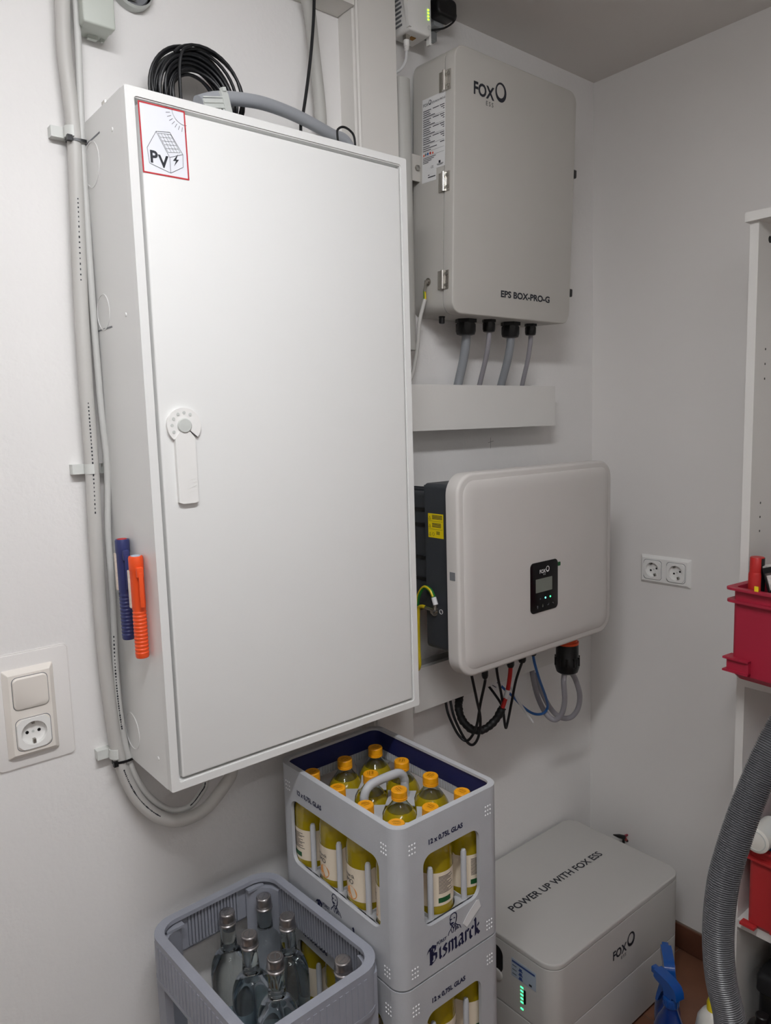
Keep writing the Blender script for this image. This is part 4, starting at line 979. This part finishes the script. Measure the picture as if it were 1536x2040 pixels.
# ------------------------------------------------------------------ slate grey water crate
GW, GD, GH = .268, .368, .3248
def make_water_crate():
    t = thing('water_crate', '', 'crate', local=True); f = TOP((GW/2, GD/2, 0))
    mb = MB(); mb.frame(f, GW, GD, GW - .034, GD - .034, GH - .008, GH, .05, .036, n=8); mb.frame(f, GW, GD, GW - .012, GD - .012, GH - .078, GH - .008, .05, .045, n=8)
    mb.frame(f, GW + .002, GD + .002, GW - .004, GD - .004, GH - .084, GH - .076, .051, .049, n=8)
    mb.build('rim', 'crate_slate', t)
    mb = MB()
    for k in range(34): y = .05 + (GD - .1)*k/33; mb.box(GW - .0105, GW - .006, y - .002, y + .002, GH - .074, GH - .009); mb.box(.006, .0105, y - .002, y + .002, GH - .074, GH - .009)
    for k in range(16): x = .082 + (GW - .164)*k/15; mb.box(x - .002, x + .002, GD - .0105, GD - .006, GH - .074, GH - .009); mb.box(x - .002, x + .002, .006, .0105, GH - .074, GH - .009)
    mb.build('inner_ribs', 'crate_slate', t)['kind'] = 'stuff'
    mb = MB()
    for k in range(22): y = .05 + (GD - .1)*k/21; mb.box(-.001, .001, y - .0035, y + .0035, GH - .074, GH - .012); mb.box(GW - .001, GW + .001, y - .0035, y + .0035, GH - .074, GH - .012)
    for k in range(14): x = .05 + (GW - .1)*k/13; mb.box(x - .0035, x + .0035, -.001, .001, GH - .074, GH - .012); mb.box(x - .0035, x + .0035, GD - .001, GD + .001, GH - .074, GH - .012)
    mb.build('outer_ribs', 'crate_slate', t)['kind'] = 'stuff'
    MB().slab(f, GW - .012, GD - .012, .012, .045, 0, n=8).build('base', 'crate_slate', t)
    MB().frame(f, GW - .004, GD - .004, GW - .016, GD - .016, .0, .075, .048, .042, n=8).build('lower_wall', 'crate_slate', t)
    # corner and side posts
    for sx in (0, 1):
        for sy in (0, 1):
            m = MB(); cx = .03 if sx == 0 else GW - .03; cy = .034 if sy == 0 else GD - .034; dx = 1 if sx == 0 else -1; dy = 1 if sy == 0 else -1
            pl = [(-.024, .02), (-.024, -.01), (-.012, -.027), (.03, -.029), (.034, -.021), (.026, -.012), (.004, -.006), (-.008, .008), (-.012, .026)]
            m.loft([[V((cx + x*dx, cy + y*dy, z)) for x, y in pl] for z in (.01, GH - .018)]); m.build('corner_post', 'crate_slate', t)
            m = MB(); m.box(min(cx, cx + .035*dx), max(cx, cx + .035*dx), min(cy - .0225*dy, cy - .008*dy), max(cy - .0225*dy, cy - .008*dy), GH - .0175, GH - .0125); m.build('stacking_lug', 'crate_slate', t)
    # front grip arch
    m = MB(); m.tube(spl([V((.062, -.003, GH - .105)), V((.09, -.005, GH - .092)), V((GW/2, -.006, GH - .085)), V((GW - .09, -.005, GH - .092)), V((GW - .062, -.003, GH - .105))]), .006, 8); m.build('grip', 'crate_slate', t)
    return t
g0 = make_water_crate()
GX, GY, GR = .003, -.432, .038
for k in range(2):
    g = g0 if k == 0 else dup(g0); g.location = (GX, GY, (1 - k)*(GH + .0004)); g.rotation_euler = (0, 0, GR)
    g['label'] = ('slate grey water crate holding a few glass bottles with silver caps', 'slate grey water crate standing empty under the other water crate')[k]; g['group'] = 'stacked slate grey water crates'
def make_water(nm):
    t = thing(nm, 'clear glass water bottle with a silver screw cap in the slate crate', 'bottle', group='water bottles in the slate crate', local=True); f = TOP((0, 0, 0))
    out = [(.033, .002), (.037, .008), (.037, .165), (.0363, .177), (.034, .189), (.0295, .200), (.0235, .208), (.0185, .213), (.0163, .219), (.0152, .235), (.0143, .258), (.0155, .262), (.0155, .266), (.0130, .268), (.0130, .287)]
    MB().lathe(f, out, 36).build('glass', 'water_glass', t)
    prof = [(.0165, .2665), (.0168, .269), (.0152, .271), (.0162, .2735), (.0150, .276), (.0152, .278), (.0152, .2885), (.0142, .2905), (.0135, .2912)]
    cp = MB().lathe(f, prof, 32).build('cap', 'cap_silver', t)
    mb = MB(); mb.ring2(f, .0098, .0106, .0001, 24, .2914); mb.text(f.at(-.0085, -.0015, .2913), 'wasser', .0058, .0003); mb.build('cap_emboss', 'print_grey', cp, flat=True)
    mb = MB(); n = 40; R = .0374
    mb.loft([[f.p(R*math.cos(2*PI*k/n), R*math.sin(2*PI*k/n), z) for k in range(n)] for z in (.045, .085)], False, False); mb.build('label', 'paper_blue', t, flat=True)
    return t
w0 = make_water('water_bottle'); first = True
for k, (px, py, a) in enumerate(((452, 1816, .5), (525, 1785, .7), (496, 1860, .9), (572, 1824, .6), (548, 1905, 1.0), (683, 1911, .3))):
    b = w0 if first else dup(w0); first = False
    b['label'] = 'silver-capped water bottle, ' + ('middle column, next to the wall', 'lemonade-crate column, next to the wall', 'middle column, second from the wall', 'lemonade-crate column, second from the wall', 'middle column, third from the wall', 'lemonade-crate column, alone in the far corner from the wall')[k]
    zb = GH + .0004 + .0122; p = cZ(px, py, zb + .2912); b.location = (p.x, p.y, zb); b.rotation_euler = (0, 0, a)

# ================================================================== shelf unit on the right wall
SX, SY = 1.20, -.573
sh = thing('shelf_unit', 'tall white melamine shelf unit against the right wall', 'shelf', (1.33, -.95, 0))
SB = XR - .008
MB().box(SX, SB, SY - .0185, SY, 0, 1.957).build('side_panel', 'melamine', sh, 0)
MB().box(SX, SB, -1.40, -1.3815, 0, 1.957).build('side_panel', 'melamine', sh, 0)
MB().box(SX - .012, SB, -1.405, SY + .006, 1.957, 1.976).build('top_board', 'melamine', sh, 0)
for z in (.345, .936): MB().box(SX, SB, -1.3815, SY - .0185, z, z + .021 + (.009 if z > .5 else 0)).build('shelf_board', 'melamine', sh, 0)
MB().box(SB, SB + .003, -1.40, SY, .06, 1.957).build('back_board', 'melamine', sh, 0)
mb = MB()
hx = cY(1524, 725, SY - .0185); hz = cY(1513, 1030, SY - .0185)
for (zz) in (hx.z + .032, hx.z, hx.z - .032, hz.z + .032, hz.z, hz.z - .032): mb.disc(Fr((hx.x, SY - .0185, zz), (1, 0, 0), (0, 0, 1), (0, -1, 0)), .0026, .0004, 12)
mb.disc(Fr((cY(1534, 477, SY - .0185).x, SY - .0185, cY(1534, 477, SY - .0185).z), (1, 0, 0), (0, 0, 1), (0, -1, 0)), .0075, .0004, 14); mb.build('pin_hole', 'black_plastic', sh)
tag(MB().box(SX - .003, SB - .01, -1.375, SY - .022, .9665, .980).build('chipboard_sheet', 'chipboard'), 'bare chipboard sheet lying on the shelf under the red bin', 'board')
# ------------------------------------------------------------------ red bins
def make_bin(name, label, mt, loc, rz, w, d, h, ribs=False):
    t = thing(name, label, 'bin', loc, rot=(0, 0, rz), local=True); th = .0035
    f = TOP((w/2, -d/2, 0))
    mb = MB(); n = 4
    R_ = [[f.p(x, y, z) for x, y in rr(ww, dd, .012, n)] for ww, dd, z in ((w - .03, d - .03, 0), (w - .012, d - .012, .012), (w - .012, d - .012, h), (w - .012 - 2*th, d - .012 - 2*th, h), (w - .012 - 2*th, d - .012 - 2*th, .012))]
    mb.loft(R_); mb.build('tub', mt, t)
    MB().frame(f, w + .014, d + .014, w - .014, d - .014, h - .005, h, .016, .011, n=4).build('rim', mt, t)
    MB().frame(f, w + .012, d + .012, w - .014, d - .014, h - .032, h - .027, .016, .011, n=4).build('stiffening_rib', mt, t)
    if ribs: MB().box(-.008, .012, -.03, .004, .004, .010).build('corner_tab', mt, t)
    for sx in ((0, 1) if not ribs else ()):
        for sy in (0, 1):
            cx, cy = (0 if sx == 0 else w), (0 if sy == 0 else -d); dx, dy = (1 if sx == 0 else -1), (-1 if sy == 0 else 1)
            m = MB()
            for z in (.016, .044): m.box(min(cx - .0065*dx, cx + .028*dx), max(cx - .0065*dx, cx + .028*dx), min(cy - .006*dy, cy + .052*dy), max(cy - .006*dy, cy + .052*dy), z, z + .0045)
            m.box(min(cx - .004*dx, cx + .006*dx), max(cx - .004*dx, cx + .006*dx), min(cy + .046*dy, cy + .052*dy), max(cy + .046*dy, cy + .052*dy), .016, .048)
            m.box(min(cx, cx + .02*dx), max(cx, cx + .02*dx), min(cy, cy + .05*dy), max(cy, cy + .05*dy), .014, .046)
            m.build('corner_bracket', mt, t)
    if ribs:
        for k in range(1, 6): MB().box(-.003, .008, -d*k/6 - .004, -d*k/6 + .004, .012, h - .03).build('wall_rib', mt, t)
    return t
make_bin('red_bin', 'dark red plastic bin full of tools overhanging the shelf edge', 'red_bin', (1.112, -.590, .9805), -.11, .30, .40, .203)
make_bin('red_bin', 'ribbed bright red plastic bin on the low shelf behind the hose', 'red_bin2', (1.186, -.610, .3665), -.03, .255, .40, .205, True)
# contents of the upper bin
BF = TOP((1.112, -.590, .9805)).rot(-.11)          # along the bin: u into the shelf, v towards the far end
def inbin(u, v, z): return BF.p(u, v, z)
c = inbin(.045, -.033, .014)
t = thing('spray_can', 'red and black spray can standing in the upper red bin', 'can', c); f = Fr(c, (1, 0, 0), (0, 1, 0), V((.03, .0, 1)).normalized())
MB().lathe(f, [(.0165, 0), (.0165, .214), (.0150, .219)], 20).build('body', 'red', t)
MB().lathe(f, [(.0148, .219), (.0148, .250), (.0135, .252)], 20).build('cap', 'red', t)
mb = MB(); n = 10
mb.loft([[f.p((.0168 if z < .215 else .0151)*math.cos(a), (.0168 if z < .215 else .0151)*math.sin(a), z) for a in [math.radians(-125 + 150*k/n) for k in range(n + 1)]] for z in (.01, .214, .2195, .2505)], False, False, closed=False); mb.build('black_wrap', 'black_plastic', t, flat=True)
f = Fr(inbin(.05, -.075, .222), (BF.u*.55 - BF.v*.83).normalized(), (0, 0, 1), (-BF.u*.83 - BF.v*.55).normalized()).rot(.25)
t = thing('tool_pack', 'black printed cardboard pack leaning in the upper red bin', 'package', inbin(.08, -.1, .02))
MB().fbox(f, -.02, .12, -.10, .03, -.03, 0).build('carton', 'black_plastic', t)
MB().fbox(f, -.017, .115, -.022, .018, .0002, .0008).build('printed_panel', 'print_pkg', t)
MB().fbox(f, -.015, .004, -.019, .013, .0009, .0012).fbox(f, .012, .026, -.019, .015, .0009, .0012).build('pale_picture', 'pkg_light', t)
MB().fbox(f, -.018, .11, .028, .0312, -.028, -.004).build('top_flap', 'pkg_light', t)
t = thing('black_case', 'black ribbed tool case lying in the upper red bin', 'case', inbin(.14, -.22, .013))
f = Fr(inbin(.15, -.235, .013), BF.u, BF.v, (0, 0, 1))
MB().slab(f, .25, .26, .175, .012, .004).build('shell', 'black_plastic', t)
mb = MB()
for i in range(8): mb.fbox(f, -.12, .12, -.115 + i*.03, -.107 + i*.03, .175, .179)
mb.build('rib', 'cloth_dark', t)
c = inbin(.10, -.125, .265); tag(MB().slab(Fr(c, (0, -1, 0), (0, 0, 1), (-1, 0, 0)), .06, .04, .03, .008, .004).box(c.x - .02, c.x - .01, c.y - .01, c.y + .01, c.z - .09, c.z - .015).build('yellow_screwdriver', 'yellow'), 'yellow tool sticking up among the black things in the bin', 'tool')
c = inbin(.002, -.062, .2055); tag(MB().fbox(Fr(c, -BF.v, (0, 0, 1), -BF.u), -.004, .004, -.006, .008, 0, .003).build('yellow_tag', 'yellow_bright'), 'tiny bright yellow tag on the rim of the red bin', 'tag')
# contents of the lower bin
c = cX(1508, 1652, 1.165); c.z = .602; t = thing('white_tub', 'white plastic tub lying on its side on the low bin', 'tub', (c.x, c.y, .6)); f = Fr(c, (0, -.5, .87), (0, .87, .5), V((-1, 0, 0)).normalized())
MB().lathe(f, [(.025, -.08), (.026, -.012), (.029, -.01), (.029, .004), (.026, .006)], 28).build('tub', 'bottle_white', t)
MB().ring2(f, .021, .023, .001, 28, .006).build('lid_ring', 'plastic_grey', t)
t = thing('spray_tin', 'grey spray tin lying beside the white tub', 'can', (1.22, c.y - .075, .58)); f = Fr((1.185, c.y - .068, .599), (0, -1, 0), (0, 0, 1), (-1, 0, 0))
MB().lathe(f, [(.026, -.12), (.026, .002), (.024, .006), (.016, .01)], 24).build('tin', 'plastic_grey', t); MB().fbox(f, -.012, .012, -.018, .02, .0, .012).build('paper_label', 'pkg_light', t)
c2 = cX(1530, 1600, 1.24); mb = MB(); rings = []
for k in range(7):
    a = k/6; rad = .062*math.sin(.45 + a*2.2); rings.append([V((1.285 + rad*.95*math.cos(2*PI*j/14)*(1 + .12*math.sin(5*j + k)), -.690 + rad*1.2*math.sin(2*PI*j/14)*(1 + .1*math.cos(3*j + k)), .385 + .30*a)) for j in range(14)])
mb.loft(rings); tag(mb.build('blue_bag', 'bag_blue'), 'crumpled pale blue bag on the low red bin', 'bag')
# dark things on the floor under the shelf
t = thing('black_toolbox', 'black toolbox in the dark under the low shelf', 'toolbox', (1.335, -.86, 0)); f = TOP((1.335, -.84, 0))
MB().slab(f, .21, .42, .19, .015, .01).build('body', 'black_plastic', t); MB().slab(f, .22, .43, .235, .015, .012, c0=.19).build('lid', 'cloth_dark', t)
MB().tube(spl([V((1.335, -.80, .23)), V((1.335, -.80, .262)), V((1.335, -.88, .268)), V((1.335, -.96, .262)), V((1.335, -.96, .23))]), .008, 8).build('handle', 'black_plastic', t)
MB().slab(SIDE((1.23, -.78, .16)), .03, .03, .006, .003).build('latch', 'print_grey', t)
c = cX(1519, 2010, 1.10); tag(MB().lathe(TOP((c.x, c.y, 0)), [(.03, 0), (.032, .01), (.032, .20), (.026, .215), (.014, .22), (.014, .24), (.012, .242)], 24).build('black_canister', 'black_plastic'), 'glossy black canister standing in front of the toolbox', 'can')

# ================================================================== vacuum hose
HD = 1.1
path = [V((.93, -1.62, .028)), V((.80, -1.30, .03)), V((.70, -1.08, .06)), V((.645, -.98, .20)), V((.605, -.915, .36)), V((.582, -.885, .50)), V((.566, -.872, .59))]
path += [cD(x, y, HD) for x, y in ((1453, 2030), (1437, 1955), (1431, 1890), (1432, 1830), (1438, 1775), (1447, 1730), (1472, 1650), (1498, 1580), (1535, 1495))]
path += [cD(1585, 1405, 1.1), V((.72, -.95, 1.26)), V((.80, -1.08, 1.27)), V((.87, -1.22, 1.1)), V((.92, -1.36, .7)), V((.96, -1.48, .25)), V((1.0, -1.62, .028))]
P_ = spl(path, 40); Ls = [0]
for i in range(1, len(P_)): Ls.append(Ls[-1] + (P_[i] - P_[i-1]).length)
def at_len(s):
    lo, hi = 0, len(Ls) - 1
    while hi - lo > 1:
        m = (lo + hi)//2
        if Ls[m] <= s: lo = m
        else: hi = m
    return P_[lo].lerp(P_[hi], (s - Ls[lo]) / max(1e-9, Ls[hi] - Ls[lo]))
pts = []; rs = []; pit = .0032; s = 0
while s < Ls[-1] - pit:
    for q, r in ((0, .0198), (.25, .0217), (.5, .0225), (.75, .0217)): pts.append(at_len(s + q*pit)); rs.append(r)
    s += pit
tag(MB().tube(pts, rs, 18).build('vacuum_hose', 'hose_grey', smooth=60), 'ribbed grey vacuum hose curving up in front of the shelf', 'hose')

# ================================================================== spray bottles and detergent on the floor
def spray(loc, ang, label):
    t = thing('spray_bottle', label, 'spray bottle', loc, 'blue spray bottles on the floor', (0, 0, ang), True); f = TOP((0, 0, 0))
    def ov(k, w, d, z): return [V((w*math.cos(2*PI*j/24), d*math.sin(2*PI*j/24), z)) for j in range(24)]
    prof = ((.040, .026, 0), (.045, .030, .006), (.045, .030, .10), (.043, .029, .125), (.033, .024, .15), (.021, .018, .172), (.0145, .0145, .188), (.0135, .0135, .2))
    MB().loft([ov(0, *p) for p in prof]).build('bottle', 'spray_liquid', t)
    pr = [(.0165, .192), (.0175, .194), (.0175, .212), (.0155, .215)]
    mb = MB().lathe(f, pr, 24)
    for k in range(18): a = 2*PI*k/18; mb.cyl((.0175*math.cos(a), .0175*math.sin(a), .195), (.0175*math.cos(a), .0175*math.sin(a), .211), .0012, 5)
    mb.build('collar', 'spray_blue', t)
    sf = Fr((0, 0, 0), (1, 0, 0), (0, 0, 1), (0, -1, 0))
    side = [(-.032, .222), (-.03, .236), (-.022, .247), (-.004, .254), (.03, .257), (.052, .257), (.052, .240), (.044, .236), (.018, .232), (.013, .214), (-.012, .214), (-.016, .222)]
    MB().loft([[sf.p(x*.82, z, c) for x, z in side] for c, k in ((-.0125, 1), (-.010, 1), (.010, 1), (.0125, 1))]).build('head', 'spray_blue', t)
    MB().slab(Fr((.0425, 0, .2485), (0, 1, 0), (0, 0, 1), (1, 0, 0)), .016, .016, .012, .003, .001).build('nozzle', 'spray_blue', t)
    trig = [(.022, .236), (.034, .236), (.040, .215), (.046, .196), (.050, .178), (.043, .178), (.034, .198), (.026, .218)]
    MB().poly(sf, [(x*.85, z) for x, z in trig], -.006, .006).build('trigger', 'spray_blue', t)
    return t
p1 = cZ(1331, 1946, .205); p2 = cZ(1337, 1992, .205)
spray((p1.x, p1.y, 0), math.radians(38), 'blue spray bottle standing closer to the baseboard')
spray((p2.x, p2.y, 0), math.radians(76), 'blue spray bottle whose nozzle crosses the other one')
p = cZ(1421, 1992, .19); t = thing('detergent_bottle', 'white detergent bottle with a yellow cap half hidden by the hose', 'bottle', (p.x, p.y, 0)); f = TOP((p.x, p.y, 0))
MB().lathe(f, [(.034, 0), (.038, .008), (.038, .115), (.034, .14), (.024, .158), (.013, .166), (.012, .172)], 28).build('bottle', 'bottle_white', t)
MB().lathe(f, [(.014, .165), (.0145, .182), (.010, .196), (.006, .214), (.005, .222), (.0035, .224)], 20).build('cap', 'yellow_bright', t)
